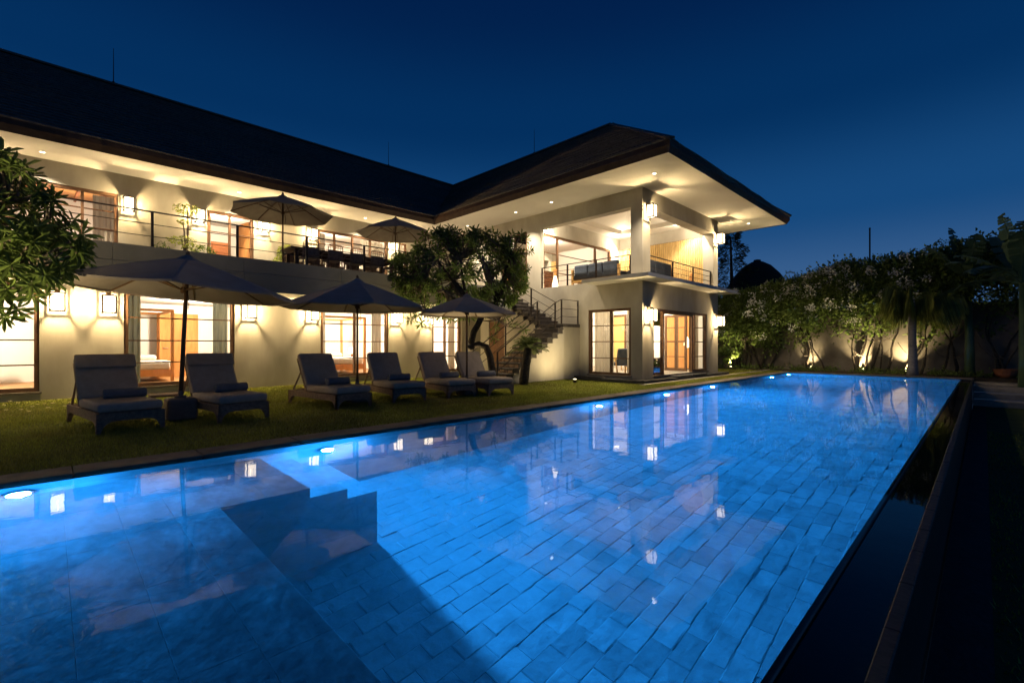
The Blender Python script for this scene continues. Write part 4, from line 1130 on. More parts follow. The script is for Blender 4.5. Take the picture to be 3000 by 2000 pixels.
# pavilion ground floor: armchair, lamp, sideboard, panels
ac = empty('armchair', 'dark blue armchair with pale wooden frame inside the pavilion side window', 'chair', (15.6, 9.8, .18), R(150))
part('seat_cushion', MB().rbox((0, 0, .38), (.62, .6, .14), .05, 2), M_BLUEFAB, ac)
part('back_cushion', MB().rbox((0, .30, .68), (.62, .14, .58), .05, 2, Matrix.Rotation(R(-14), 3, 'X')), M_BLUEFAB, ac)
for s in (-1, 1):
    q = MB(); q.bar((s * .34, -.3, 0), (s * .34, -.26, .55), .04, .04).bar((s * .34, .38, 0), (s * .34, .22, .55), .04, .04).bar((s * .34, -.34, .57), (s * .34, .34, .57), .06, .03)
    part('arm_frame', q, M_HONEYWOOD, ac)
pn = empty('wall_panel', 'tall yellow panel with dark frame on the pavilion inner wall, seen through the side window', 'wall panel', (20.6, 13.05, .18))
part('panel', MB().box(-.03, 0, -.33, .33, .1, 2.5), M_YELLOWPANEL, pn)
part('panel_frame', MB().box(-.05, 0, -.45, -.33, .0, 2.62).box(-.05, 0, .33, .45, 0, 2.62).box(-.05, 0, -.33, .33, 2.5, 2.62), M_FRAME, pn)
tc_ = empty('tall_cabinet', 'dark cabinet with orange doors against the pavilion inner wall, seen through the folding doors', 'cabinet', (20.6, 9.75, .18))
part('carcass', MB().box(-.40, 0, -.62, .62, 0, 2.45), M_FRAME, tc_)
for a, b in ((-.58, -.06), (.10, .58)):
    for z0, z1 in ((.06, 1.22), (1.28, 2.38)):
        part('door', MB().box(-.425, -.402, a, b, z0, z1), M_DOORWOOD, tc_)
pd = empty('pendant_lamp', 'glowing white pendant hanging inside the pavilion doors', 'lamp', (19.45, 8.95, 1.32))
part('shade', MB().lathe([(.02, .30), (.06, .2), (.13, .05), (.14, -.05), (.08, -.14), (.01, -.16)], 16), M_SHADELIT, pd, smooth=True)
part('cord', MB().tube([(0, 0, .3), (0, 0, 1.97)], .006, 5), M_DARKIRON, pd)
dc = empty('round_dining_table', 'round table with grey cloth in the pavilion room', 'table', (18.6, 11.2, .18))
part('table_top', MB().lathe([(.55, .70), (.55, .74)], 24), M_HONEYWOOD, dc)
part('pedestal', MB().lathe([(.28, 0), (.25, .04), (.06, .1), (.06, .7)], 12), M_HONEYWOOD, dc)
for k, (dx, dy, a) in enumerate(((-.75, -.35, 70), (.6, -.55, -50))):
    q = empty('indoor_chair', ('%s wooden chair at the round table inside the pavilion' % ('left', 'right')[k]), 'chair', (18.6 + dx, 11.2 + dy, .18), R(a), 'chairs at the round table')
    part('seat', MB().rbox((0, 0, .44), (.45, .45, .06), .02, 2), M_LINEN, q)
    part('backrest', MB().rbox((0, -.22, .72), (.42, .03, .3), .01, 1), M_HONEYWOOD, q)
    for sx in (-1, 1):
        for sy in (-1, 1): part('leg', MB().bar((sx * .2, sy * .2, 0), (sx * .2, sy * .2, .42 if sy > 0 else .85), .035, .035), M_HONEYWOOD, q)
# ------------------------------------------------------------------ roof rods
for x, y, z, h, lb in ((1.75, 23.2, 11.1, 1.4, 'thin lightning rod on the ridge at far left'), (13.37, 23.2, 11.1, 1.4, 'thin lightning rod on the ridge near the roof valley'), (17.88, 16.4, 11.1, 1.35, 'thin lightning rod on the pavilion ridge')):
    t = empty('lightning_rod', lb, 'lightning rod', (x, y, z), 0, 'lightning rods on the roof')
    part('rod', MB().tube([(0, 0, 0), (0, 0, h)], [.018, .008], 6), M_DARKIRON, t)
    part('foot', MB().lathe([(.08, 0), (.05, .12), (.02, .16)], 8), M_DARKIRON, t)
# ------------------------------------------------------------------ garden uplights
ul0 = empty('uplight', '', 'garden light')
part('housing', MB().lathe([(.05, 0), (.06, .02), (.06, .12), (.05, .13)], 12), M_DARKIRON, ul0)
part('lens', MB().lathe([(.046, .131), (.046, .136)], 12), M_UPLENS, ul0)
lamp('uplight_beam', 'SPOT', 1050, (1.0, .78, .42), (0, 0, .17), parent=ul0, radius=.03, spot=105, rot=(R(180), R(8), 0), blend=1)
for i, (x, y, lb) in enumerate(((26.70, 6.0, 'garden uplight at the wall foot behind twisted stems, left of the pair'), (26.68, 3.95, 'garden uplight making the brightest patch on the garden wall'), (26.5, 2.42, 'garden uplight hidden behind the palm trunk'), (25.3, 9.3, 'garden uplight beside the pavilion corner under a small bush'))):
    o = ul0 if i == 0 else copy_tree(ul0)
    o.location = (x, y, .02); o['label'] = lb; o['group'] = 'uplights along the garden wall'
for i, (x, y, lb, rot, pw, cn) in enumerate(((12.6, 9.7, 'small garden uplight in the lawn at the foot of the stair wall', (R(180 - 28), 0, 0), 230, 160), (-1.6, 8.6, 'garden uplight under the left frangipani, past the picture edge', (R(180 - 14), R(0), 0), 1300, 130), (8.75, 11.3, 'added unseen fill uplight under the crooked frangipani behind the loungers', (R(180), R(-8), 0), 420, 120))):  # the last one is an added fill light for the dark crown above it
    o = copy_tree(ul0); o.location = (x, y, 0); o['label'] = lb; o['group'] = 'garden uplights near the villa'
    for ch in o.children:
        if ch.type == 'LIGHT':
            ch.data = ch.data.copy(); ch.data.energy = pw; ch.rotation_euler = rot; ch.data.spot_size = R(cn)
# terracotta pot by the steps
pt = empty('clay_pot', 'wide terracotta bowl at the garden wall, far right', 'pot', (26.1, -.6, .02))
part('bowl', MB().lathe([(.16, 0), (.30, .12), (.36, .30), (.38, .32), (.33, .32), (.28, .2)], 18, cap=False), M_TERRACOTTA, pt)
part('soil', MB().lathe([(.31, .25), (.31, .26)], 18), M_SOIL, pt)
# ------------------------------------------------------------------ thatched hut and pole beyond the wall
hut = empty('thatched_hut', 'dark thatched hut roof rising beyond the garden wall', 'hut', (44.5, 14.1, 0))
prof = [(2.9, 5.4), (2.75, 5.75), (2.35, 6.6), (1.75, 7.5), (1.1, 8.2), (.5, 8.55), (.3, 8.62), (.28, 8.75), (.05, 8.8)]
part('roof', MB().lathe(prof, 24), M_THATCH, hut)
for sx in (-1, 1):
    for sy in (-1, 1): part('post', MB().tube([(sx * 1.7, sy * 1.7, 0), (sx * 1.7, sy * 1.7, 6.2)], .09, 8), M_DARKBARK, hut)
up = empty('utility_pole', 'thin bare pole standing beyond the hedge', 'pole', (40, 5.5, 0))
part('shaft', MB().tube([(0, 0, 0), (0, 0, 9.2)], [.06, .05], 8), M_DARKBARK, up)
part('cap', MB().lathe([(.06, 9.2), (.06, 9.26), (.02, 9.3)], 8), M_DARKIRON, up)
# ------------------------------------------------------------------ plants: tools
_c, _s = math.cos(TH), math.sin(TH)
def sight(u, v, d):
    """a world point d metres out along the photograph's sight line (u, v): only for surveying positions"""
    r = (u - CX) / F_PX * d
    return np.array((d * _c + r * _s, d * _s - r * _c, CAM_H - (v - HY) / F_PX * d))
def rosette(c, axis, n, L, wd):
    axis = np.asarray(axis, float); axis /= np.linalg.norm(axis)
    a = np.cross(axis, (.3, .5, .8)); a /= np.linalg.norm(a); b = np.cross(axis, a)
    k = np.arange(n); th = k * 2.39996 + rng.uniform(0, 6.28); lift = np.linspace(.95, -.25, n) + rng.uniform(-.12, .12, n)
    D = (np.cos(th)[:, None] * a + np.sin(th)[:, None] * b) * np.cos(lift)[:, None] + axis * np.sin(lift)[:, None]
    D[:, 2] -= .12
    P = np.asarray(c) + axis * (np.linspace(.05, -.04, n))[:, None]
    N = np.tile(axis, (n, 1)) + rng.normal(0, .15, (n, 3)) - D * (D @ axis)[:, None]
    Ls = L * rng.uniform(.72, 1.1, n)
    return P, D, N, Ls, Ls * wd
UNIT_V, UNIT_F = leaf_arrays([(0, 0, 0)], [(0, 1, 0)], [(0, 0, 1)], [1.0], [.24])
def leaves_on(tree, base, P, D, N, L, Wd, m, n_parts=300, name='leaf', fold=.25, droop=.15):
    """the nearest leaves as parts of their own, the rest as one piece of foliage"""
    dist = np.linalg.norm(P[:, :2], axis=1)
    order = np.argsort(dist)
    near, far = order[:n_parts], order[n_parts:]
    if n_parts:
        me = rawmesh(name, UNIT_V, UNIT_F, m, 4)
        Dn = norm(D); Bn = norm(np.cross(Dn, N)); Nn = norm(np.cross(Bn, Dn))
        for i in near:
            o = bpy.data.objects.new(name, me); COL.objects.link(o); o.parent = tree
            M = Matrix.Identity(4); s = L[i]; w = Wd[i] / .24
            for r in range(3):
                M[r][0] = Bn[i][r] * w; M[r][1] = Dn[i][r] * s; M[r][2] = Nn[i][r] * s; M[r][3] = P[i][r] - base[r]
            o.matrix_local = M
    if len(far):
        V, Fq = leaf_arrays(P[far] - base, D[far], N[far], L[far], Wd[far], fold, droop)
        o = bpy.data.objects.new('foliage', rawmesh('foliage', V, Fq, m, 4)); COL.objects.link(o); o.parent = tree; o['kind'] = 'stuff'
def curve(a, b, bend=(0, 0, 0), n=6):
    a, b, bend = (np.asarray(t, float) for t in (a, b, bend))
    t = np.linspace(0, 1, n)[:, None]
    return a * (1 - t) + b * t + bend * (4 * t * (1 - t))
def cat(lst): return [np.concatenate(q) for q in zip(*lst)]
# ------------------------------------------------------------------ frangipani tree at the left edge
base = sight(-150, 1190, 6.9); base[2] = 0
ft = empty('frangipani_tree', 'frangipani tree with big glossy leaves leaning in at the left edge', 'tree', tuple(base))
fork = sight(-190, 860, 6.9)
part('trunk', MB().tube([(0, 0, 0), (.05, .05, .5), tuple((fork - base) * .6), tuple(fork - base)], [.16, .14, .11, .09], 10), M_BARK, ft, smooth=True)
RL = []; cents = []
k = 0
while k < 215:
    u, v = rng.uniform(-240, 262), rng.uniform(425, 842)
    top = 440 + max(0, u) * .62 + max(0, u - 120) * .55
    bot = 845 - max(0, u - 90) * .45
    if v < top or v > bot: continue
    cents.append(sight(u - 14, v + 8, rng.uniform(6.0, 7.6))); k += 1
for u, v in ((62, 905), (18, 868), (-40, 900), (104, 862), (28, 925), (-90, 880), (250, 690), (238, 740), (205, 800), (170, 820), (20, 455), (75, 500)): cents.append(sight(u - 12, v, rng.uniform(6.1, 6.5)))
cen = np.array(cents); mid = sight(-40, 680, 6.9)
tw = MB()
limbs = [sight(u, v, d) for u, v, d in ((-120, 560, 6.9), (20, 590, 6.6), (110, 690, 6.8), (60, 780, 6.5), (-60, 720, 6.2), (-40, 640, 7.4), (20, 840, 6.5))]
for l in limbs: part('limb', MB().tube(curve(fork - base, l - base, (0, 0, .12)), np.linspace(.075, .035, 6), 8), M_BARK, ft, smooth=True)
for c in cen:
    l = min(limbs, key=lambda q: np.linalg.norm(q - c))
    tw.tube(curve(l - base, c - base, (rng.uniform(-.05, .05), rng.uniform(-.05, .05), -.05), 5), np.linspace(.022, .012, 5), 6)
    ax = (c - mid) * (.6, .6, .5) + (0, 0, .45) + rng.normal(0, .25, 3)
    RL.append(rosette(c, ax, 15, .215, .19))
part('twigs', tw, M_BARK, ft)
leaves_on(ft, base, *cat(RL), M_LEAF_A)
# ------------------------------------------------------------------ frangipani tree in the middle
D0 = 14.3
base = sight(1438, 1133, D0); base[2] = 0
fm = empty('frangipani_tree', 'crooked frangipani tree with a round crown in front of the stair', 'tree', tuple(base))
tp = [sight(u, v, D0) - base for u, v in ((1438, 1133), (1442, 1085), (1436, 1045), (1424, 1016), (1402, 1008), (1386, 1014), (1381, 1000), (1388, 972), (1402, 948), (1412, 925))]
part('trunk', MB().tube(tp, [.13, .115, .105, .10, .10, .12, .105, .095, .09, .09], 10), M_DARKBARK, fm, smooth=True)
part('knot', MB().rbox(sight(1378, 1019, D0 - .05) - base, (.24, .22, .2), .09, 3), M_DARKBARK, fm, smooth=True)
fork = tp[-1] + base
cents = []
k = 0
while k < 470:
    u, v = rng.normal(0, 1, 2); 
    u, v = 1352 + rng.uniform(-205, 185), rng.uniform(668, 925)
    e = ((u - 1352) / 200) ** 2 + ((v - 795) / 128) ** 2
    if e > 1 or (e < .30 and rng.random() < .55): continue
    if u < 1230 and v < 720: continue
    cents.append(sight(u, v, D0 + .5 + rng.uniform(-1.5, 1.7) * math.sqrt(max(.08, 1 - e)))); k += 1
for u, v in ((1540, 705), (1550, 735), (1525, 690), (1500, 690), (1540, 790), (1525, 830), (1505, 860), (1205, 935), (1235, 945), (1262, 932), (1290, 928), (1318, 930), (1345, 935), (1375, 925), (1225, 920), (1395, 905), (1450, 955), (1444, 985), (1500, 948), (1532, 962), (1478, 928), (1160, 840), (1180, 860), (1165, 800)):
    cents.append(sight(u, v, D0 + rng.uniform(-.7, .2)))
limbs = [sight(u, v, D0 + d) for u, v, d in ((1385, 905, 0), (1455, 885, .1), (1300, 850, -.3), (1250, 820, .2), (1350, 760, 0), (1420, 770, -.4), (1480, 800, .4), (1330, 820, .8), (1430, 830, .9), (1500, 740, 0), (1280, 760, -.5), (1460, 940, -.2), (1250, 905, -.3))]
for l in limbs[:2]: part('limb', MB().tube(curve(fork - base, l - base, (0, 0, -.02)), np.linspace(.10, .075, 6), 8), M_DARKBARK, fm, smooth=True)
for l in limbs[2:]:
    s = min(limbs[:2], key=lambda q: np.linalg.norm(q - l))
    part('limb', MB().tube(curve(s - base, l - base, (rng.uniform(-.1, .1), rng.uniform(-.1, .1), -.08), 7), np.linspace(.06, .03, 7), 8), M_DARKBARK, fm, smooth=True)
tw = MB(); RL = []; mid = sight(1352, 800, D0)
for c in cents:
    l = min(limbs[2:], key=lambda q: np.linalg.norm(q - c))
    tw.tube(curve(l - base, c - base, (rng.uniform(-.08, .08), rng.uniform(-.08, .08), -.06), 5), np.linspace(.022, .012, 5), 5)
    ax = (c - mid) * .5 + (0, 0, .42) + rng.normal(0, .28, 3)
    RL.append(rosette(c, ax, 13, .225, .21))
part('twigs', tw, M_BARK, fm)
leaves_on(fm, base, *cat(RL), M_LEAF_A)
# ------------------------------------------------------------------ cycad
cb = np.array((10.85, 10.42, 0.0))
cy = empty('cycad', 'small cycad palm with a dark stout trunk in front of the stair wall', 'palm', tuple(cb))
top = np.array((.16, -.06, 1.18))
part('trunk', MB().tube([(0, 0, 0), (.03, -.01, .3), (.09, -.03, .75), tuple(top)], [.15, .155, .14, .12], 10), M_DARKBARK, cy, smooth=True)
def frond(o, d0, L, droop, nl, ll, lw, vee=.5, hang=0.0):
    """leaflet arrays along a curved midrib; returns rib points and leaf arrays"""
    d0 = np.asarray(d0, float); d0 /= np.linalg.norm(d0)
    t = np.linspace(0, 1, 9)[:, None]
    pts = np.asarray(o) + d0 * t * L + np.array((0, 0, -1.0)) * droop * t ** 2 * L
    side = np.cross(d0, (0, 0, 1)); side /= np.linalg.norm(side) + 1e-9
    s = np.linspace(.12, 1, nl)
    P = np.stack([np.interp(s, t[:, 0], pts[:, i]) for i in range(3)], 1)
    tang = norm(np.stack([np.interp(s, t[:, 0], np.gradient(pts[:, i])) for i in range(3)], 1))
    res = []
    for sg in (-1, 1):
        D = tang * .55 + side * sg * vee + np.array((0, 0, -hang)) + rng.normal(0, .05, (nl, 3))
        up = np.cross(D, tang) * -sg + (0, 0, .3)
        Ls = ll * (np.sin(np.clip(s, 0, 1) * math.pi * .85 + .25) * .7 + .3) * rng.uniform(.85, 1.1, nl)
        res.append((P, D, up, Ls, np.full(nl, lw)))
    return pts, cat(res)
for k in range(30):
    a = k * 2.39996; el = R(75 - 70 * (k / 30) + rng.uniform(-6, 6))
    d = (math.cos(a) * math.cos(el), math.sin(a) * math.cos(el), math.sin(el))
    pts, A = frond(top, d, rng.uniform(.62, .78), .45, 22, .16, .018)
    V, Fq = leaf_arrays(*A, .1, .1)
    o = part('frond', None, None, cy, me=rawmesh('frond', V, Fq, M_LEAF_E, 4))
    part('rib', MB().tube(pts, np.linspace(.012, .004, len(pts)), 4), M_LEAF_E, o)
# ------------------------------------------------------------------ palm with hanging leaflets
pb = np.array((25.55, 2.08, .02))
pm = empty('hanging_palm', 'slim palm with long hanging leaflets at the garden wall', 'palm', tuple(pb))
part('trunk', MB().tube([(0, 0, 0), (0, 0, .25), (.01, .01, 1.2), (.0, .02, 2.6), (0, .02, 3.2)], [.21, .17, .14, .125, .10], 12), M_PALMBARK, pm, smooth=True)
for k in range(11):
    a = k * 2.39996 + .4; el = R((62, 40, 22, 50, 30, 12, 55, 25, 8, 40, 18)[k])
    d = (math.cos(a) * math.cos(el), math.sin(a) * math.cos(el), math.sin(el))
    pts, A = frond((0, .02, 3.15), d, rng.uniform(1.4, 1.8), .42, 52, 1.5, .034, vee=.14, hang=1.7)
    V, Fq = leaf_arrays(*A, .05, .02)
    o = part('frond', None, None, pm, me=rawmesh('frond', V, Fq, M_LEAF_D, 4))
    part('rib', MB().tube(pts, np.linspace(.025, .008, len(pts)), 5), M_LEAF_D, o)
# ------------------------------------------------------------------ banana plants
def banana(loc, n, L, label, a0):
    t = empty('banana_plant', label, 'plant', loc, 0, 'banana plants at the right')
    hgt = 4.0
    part('stem', MB().tube([(0, 0, 0), (.02, .0, 1.2), (.05, .05, hgt)], [.17, .14, .08], 10), M_LEAF_C, t, smooth=True)
    for k in range(n):
        a = a0 + k * 2.39996; el = R(78 - 62 * k / n)
        d = np.array((math.cos(a) * math.cos(el), math.sin(a) * math.cos(el), math.sin(el)))
        LL = L * rng.uniform(.85, 1.1); dr = .15 + .5 * k / n
        tt = np.linspace(0, 1, 26)[:, None]
        pts = np.array((.05, .05, hgt - .2)) + d * tt * LL + np.array((0, 0, -1.0)) * dr * tt ** 2.2 * LL
        side = np.cross(d, (0, 0, 1)); side /= np.linalg.norm(side)
        V = []; F = []
        for sg in (-1, 1):
            for i in range(4, 25):
                w = .36 * math.sin(math.pi * min(1, (i - 2) / 23.5)) ** .55
                gap = .10 if rng.random() < .45 else .0
                p0, p1 = pts[i], pts[i] + (pts[i + 1] - pts[i]) * (1 - gap) if i < 25 else pts[i]
                hang = rng.uniform(.05, .75) if gap else .22
                q = side * sg * w + np.array((0, 0, -w * hang)) + (pts[i + 1] - pts[i]) * .6
                k0 = len(V); V += [p0, p1, p1 + q * rng.uniform(.9, 1.05), p0 + q]
                F.append((k0, k0 + 1, k0 + 2, k0 + 3))
        o = part('leaf', MB().add(V, F), M_LEAF_C, t)
        part('midrib', MB().tube(pts[::3], np.linspace(.03, .008, len(pts[::3])), 5), M_LEAF_C, o)
banana((24.2, -1.0, -.4), 12, 3.2, 'tall banana plant with torn leaves at the right edge', 2.2)
banana((26.2, .4, .0), 10, 2.7, 'banana plant behind the tall one, with leaves reaching over the palm', 1.1)
# ------------------------------------------------------------------ garden wall and climbing shrubs
gw = empty('garden_wall', 'rendered boundary wall behind the climbing shrubs', 'wall', (27, 2, 0))
y = -14.0
while y < 15.9:
    y2 = min(y + 3.0, 16)
    wpart('wall_bay', MB().box(27, 27.2, y + .004, y2 - .004, -.1, 2.95), M_GWALL, gw); y = y2
wpart('wall_cap', MB().box(26.95, 27.25, -14, 16, 2.952, 3.03), M_GWALL, gw)
def hedge_top(y): return float(np.interp(y, (-9, -4, -1, .5, 1.5, 3, 4.5, 5.4, 7, 9, 10.5), (4.9, 5.2, 5.4, 5.3, 5.0, 4.95, 4.95, 4.75, 4.3, 4.0, 3.7)))
VS = [(9.6, .9, 'climbing shrub nearest the pavilion, mostly green'), (7.9, .95, 'climbing shrub under the thatched hut roof with some white flowers'), (6.1, 1.0, 'climbing shrub above the left wall uplight, heavy with white flowers'),
      (4.4, 1.0, 'climbing shrub above the brightest uplight, white flowers on top'), (2.9, .95, 'climbing shrub left of the palm crown, tallest with arching sprays'), (1.2, .95, 'dark climbing shrub right of the palm trunk'),
      (-.6, 1.0, 'dark shrub at the wall below the banana leaves'), (-2.6, 1.2, 'dark shrub at the far right edge of the garden wall'), (-5.2, 1.5, 'dark shrub at the wall beyond the right edge')]
for si, (yc, hw, lb) in enumerate(VS):
    b = np.array((26.75, yc, .02))
    t = empty('climbing_shrub', lb, 'shrub', tuple(b), 0, 'flowering shrubs trained along the garden wall')
    for k in range(4):
        yy = rng.uniform(-hw, hw) * .8
        pts = [np.array((rng.uniform(-.15, .1), yy, 0))]; dr = rng.uniform(-.16, .16)
        for q in range(7):
            dr = dr * .75 + rng.uniform(-.11, .11); pts.append(pts[-1] + (rng.uniform(-.06, .05), dr, .36))
        part('stem', MB().tube(pts, np.linspace(rng.uniform(.035, .065), .02, 8), 7), M_DARKBARK, t, smooth=True)
        for br in range(2):
            p0 = pts[2 + 2 * br]; p1 = p0 + (rng.uniform(-.3, 0), rng.choice((-1, 1)) * rng.uniform(.3, .6), rng.uniform(.3, .7))
            part('branch', MB().tube(curve(p0, p1, (-.05, 0, -.12), 6), np.linspace(.022, .01, 6), 5), M_BARK, t)
    P = []; 
    nc = 150 if si < 7 else 150
    cc = []
    for k in range(nc):
        yy = rng.normal(0, hw * .62); zt = hedge_top(yc + yy)
        z = zt - .15 - abs(rng.normal(0, 1.0)) * 1.05
        if z < 1.4 and rng.random() < .62: z = rng.uniform(1.4, zt - .2)
        z = max(z, .5)
        bulge = .25 + .75 * math.sin(np.clip((z - .8) / (zt - .8), 0, 1) * math.pi) 
        cc.append((-rng.uniform(-.3, .85) * bulge, yy, z))
    cc = np.array(cc)
    n = 62
    C = np.repeat(cc, n, 0); off_ = rng.normal(0, 1, C.shape) * (.20, .25, .21)
    Pp = C + off_; D = norm(off_ + rng.normal(0, .12, C.shape)) + (-.1, 0, .05); N = rand_dirs(len(C), .8)
    L = rng.uniform(.09, .19, len(C))
    # arching sprays above the mass
    for k in range(7 if si < 6 else 4):
        y0 = rng.uniform(-hw, hw); z0 = hedge_top(yc + y0) - .35; dy = rng.choice((-1, 1)) * rng.uniform(.4, 1.1); hz = rng.uniform(.15, .6)
        pts = curve((-.2, y0, z0), (-.3 + rng.uniform(-.3, .3), y0 + dy, z0 + hz * .6), (0, 0, hz), 9)
        part('spray', MB().tube(pts, np.linspace(.014, .005, 9), 5), M_BARK, t)
        s = rng.uniform(0, 1, 70)
        q = np.stack([np.interp(s, np.linspace(0, 1, 9), pts[:, i]) for i in range(3)], 1) + rng.normal(0, .05, (70, 3))
        Pp = np.concatenate([Pp, q]); D = np.concatenate([D, rand_dirs(70, .3)]); N = np.concatenate([N, rand_dirs(70, .8)]); L = np.concatenate([L, rng.uniform(.05, .10, 70)])
    V, Fq = leaf_arrays(Pp, D, N, L, L * .55)
    part('foliage', None, None, t, me=rawmesh('foliage', V, Fq, M_LEAF_B, 4), kind='stuff')
    nf = (14, 26, 60, 46, 34, 12, 10, 8, 6)[si]
    idx = rng.choice(len(cc), nf); fc = cc[idx] + rng.normal(0, .22, (nf, 3)) + (-.32, 0, .05)
    C = np.repeat(fc, 26, 0); off_ = rng.normal(0, 1, C.shape) * .075
    V, Fq = leaf_arrays(C + off_, norm(off_) + (-.3, 0, .1), rand_dirs(len(C), .2), np.full(len(C), .075), np.full(len(C), .07))
    part('flowers', None, None, t, me=rawmesh('flowers', V, Fq, M_FLOWER, 4), kind='stuff')
# low planting at the wall foot
n = 5200
Y = rng.uniform(-9, 11, n); X = rng.uniform(25.45, 26.9, n); Z = np.abs(rng.normal(0, .10, n)) + .02
keep = (np.sin(Y * 2.3) + np.sin(Y * 5.1 + 1) + rng.normal(0, .5, n)) > -.5
Pp = np.stack([X, Y, Z], 1)[keep]
V, Fq = leaf_arrays(Pp, rand_dirs(len(Pp), .7), rand_dirs(len(Pp), .8), rng.uniform(.06, .14, len(Pp)), rng.uniform(.03, .06, len(Pp)))
o = bpy.data.objects.new('ground_cover', rawmesh('ground_cover', V, Fq, M_LEAF_B, 4)); link(o); o['kind'] = 'stuff'; o['label'] = 'low leafy ground cover along the garden wall'
def bush(name, loc, pads, m, label, catg='plant', L=(.05, .10), dens=900, trunk=True, pot=None, group=None, wl=.55):
    t = empty(name, label, catg, loc, 0, group)
    P = []; 
    for (x, y, z, rx, rz_) in pads:
        n = int(dens * rx * max(rz_, .15) * 8)
        d = rand_dirs(n); r = rng.uniform(.35, 1, n)[:, None] ** .5
        P.append(np.array((x, y, z)) + d * r * (rx, rx, rz_))
        if trunk: part('stem', MB().tube(curve((0, 0, .05 if pot is None else .3), (x, y, z), (.06, .03, -.05), 6), np.linspace(.05, .015, 6), 6), M_BARK, t)
    P = np.concatenate(P); n = len(P)
    l = rng.uniform(*L, n)
    V, Fq = leaf_arrays(P, rand_dirs(n, .2), rand_dirs(n, .6), l, l * wl)
    part('foliage', None, None, t, me=rawmesh('foliage', V, Fq, m, 4), kind='stuff')
    if pot:
        part('pot', MB().lathe([(pot * .7, 0), (pot, .12), (pot * 1.02, .28), (pot * .9, .28), (pot * .85, .22)], 14, cap=False), M_BLACKSTONE, t)
        part('soil', MB().lathe([(pot * .86, .22), (pot * .86, .23)], 14), M_SOIL, t)
    return t
bush('small_bush', (25.25, 9.55, 0), [(0, .1, .95, .35, .22), (.1, -.35, .8, .3, .2), (-.1, -.1, .45, .18, .15)], M_LEAF_B, 'small bright green bush at the pavilion corner lit from below', L=(.07, .12))
bz = (17.6)
bush('bonsai_tree', (3.12, 18.3, ZFL), [(.12, .1, 2.15, .45, .17), (-.02, 0, 1.72, .15, .09), (-.05, 0, 1.10, .42, .15), (.22, 0, .92, .30, .11)], M_LEAF_F, 'large potted bonsai with layered pads on the balcony', 'tree', L=(.03, .08), dens=480, pot=.26)
bush('potted_shrub', (3.70, 18.2, ZFL), [(0, 0, .74, .36, .32)], M_LEAF_B, 'round potted shrub right of the bonsai on the balcony', L=(.04, .08), dens=420, pot=.26, group='potted shrubs on the balcony')
bush('potted_shrub', (2.55, 18.3, ZFL), [(0, 0, .74, .28, .26)], M_LEAF_B, 'small potted shrub left of the bonsai, behind the railing', L=(.04, .08), dens=330, pot=.2, group='potted shrubs on the balcony')
bush('potted_shrub', (6.35, 18.3, ZFL), [(0, 0, 1.15, .40, .32), (-.25, .1, .75, .3, .25)], M_LEAF_F, 'leafy potted shrub behind the left end of the dining table', L=(.05, .10), dens=380, pot=.24, group='potted shrubs on the balcony')
# dark wispy tree behind the pavilion
t = empty('wispy_tree', 'dark wispy tree rising behind the far pavilion corner', 'tree', (31.2, 11.4, 0))
part('trunk', MB().tube([(0, 0, 0), (.1, 0, 4), (.05, .1, 8.2)], [.2, .14, .05], 8), M_DARKBARK, t)
n = 3200
Z = rng.uniform(2.0, 8.6, n); rr = np.interp(Z, (2, 4, 6, 8.6), (1.2, 1.5, 1.0, .35)) * np.sqrt(rng.uniform(.05, 1, n)) * (1 + .35 * np.sin(Z * 4.5)); th = rng.uniform(0, 6.28, n)
P = np.stack([rr * np.cos(th), rr * np.sin(th), Z], 1)
D = np.stack([np.cos(th), np.sin(th), rng.uniform(-.6, .5, n)], 1)
V, Fq = leaf_arrays(P, D, rand_dirs(n, .8), rng.uniform(.18, .34, n), rng.uniform(.03, .06, n))
part('crown', None, None, t, me=rawmesh('crown', V, Fq, M_LEAF_G, 4), kind='stuff')
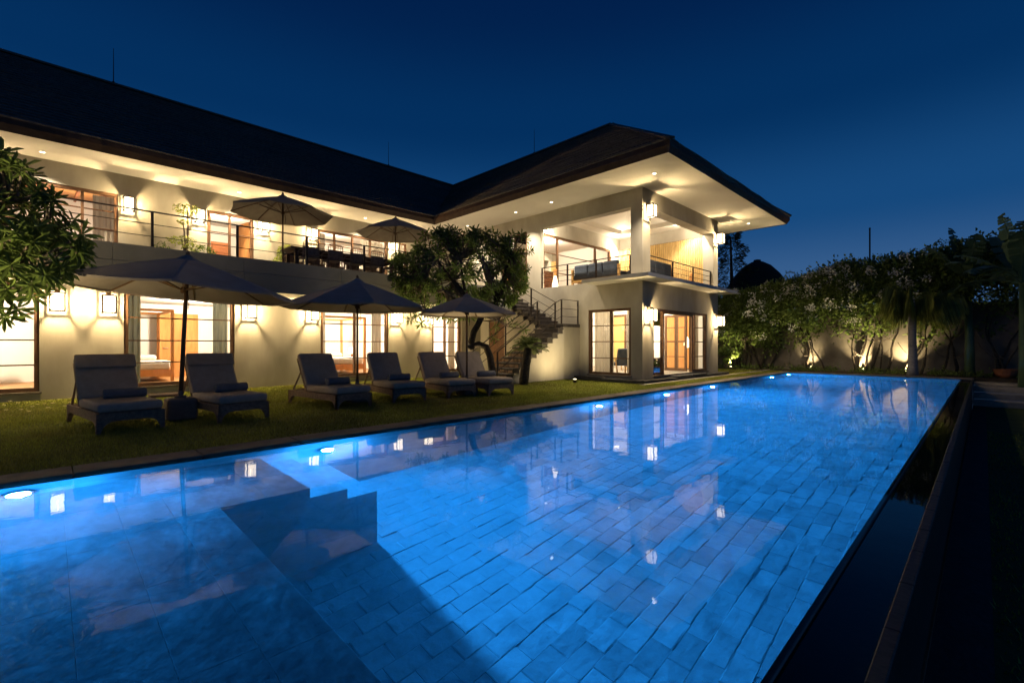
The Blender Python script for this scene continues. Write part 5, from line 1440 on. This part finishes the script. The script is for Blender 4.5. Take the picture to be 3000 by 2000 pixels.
# ------------------------------------------------------------------ grass and fallen flowers
def grass(n, x0, x1, y0, y1, hmin, hmax, w):
    X = rng.uniform(x0, x1, n); Y = rng.uniform(y0, y1, n)
    patch = np.sin(X * 1.7 + 2 * np.sin(Y * 1.1)) + np.sin(Y * 2.3 - X * .7) * .8 + rng.normal(0, .8, n)
    k = patch > -1.6
    X, Y = X[k], Y[k]; n = len(X)
    h = rng.uniform(hmin, hmax, n); th = rng.uniform(0, 6.28, n); lean = rng.uniform(.1, .9, n) * h
    b = np.stack([X, Y, np.full(n, -.004)], 1); dx = np.stack([np.cos(th), np.sin(th), np.zeros(n)], 1)
    sd = np.stack([-np.sin(th), np.cos(th), np.zeros(n)], 1) * (w * rng.uniform(.6, 1.3, n))[:, None]
    tip = b + dx * lean[:, None] + np.stack([np.zeros(n), np.zeros(n), h], 1)
    return np.stack([b - sd, b + sd, tip], 1).reshape(-1, 3)
G_ = [grass(150000, -2.5, 10, 6.86, 11.5, .018, .05, .005), grass(90000, -2.5, 13.3, 11.0, 15.3, .02, .055, .007), grass(36000, 8, 13.6, 6.86, 11.5, .02, .05, .007), grass(22000, 13.3, 25.2, 6.86, 7.48, .02, .05, .009), grass(9000, 20.9, 25.2, 7.7, 11.8, .02, .06, .012)]
low_ = grass(26000, 1.0, 16, -4.5, -.06, .02, .06, .009); low_[:, 2] -= .80; G_.append(low_)
V = np.concatenate(G_)
o = bpy.data.objects.new('grass', rawmesh('grass', V, np.arange(len(V)).reshape(-1, 3), M_GRASS, 3)); link(o); o['kind'] = 'stuff'; o['label'] = 'short lawn grass between the pool and the villa'
V, Fq = leaf_arrays(np.zeros((5, 3)) + (0, 0, .012), [(math.cos(a), math.sin(a), .25) for a in np.arange(5) * 1.2566], np.tile((0, 0, 1.0), (5, 1)), np.full(5, .034), np.full(5, .026))
fme = rawmesh('fallen_flower', V, Fq, M_YFLOWER, 4)
for u, v in ((30, 1180), (52, 1186), (95, 1197), (110, 1190), (62, 1206), (140, 1200), (155, 1187), (205, 1183), (18, 1207), (85, 1211), (190, 1195), (130, 1188), (12, 1192)):
    p = sight(u, v, CAM_H * F_PX / (v - HY))
    single('fallen_flower', None, None, 'cream frangipani flower fallen on the lawn at the far left', 'flower', 'fallen flowers on the lawn', (p[0], p[1], .03), rng.uniform(0, 6), me=fme)
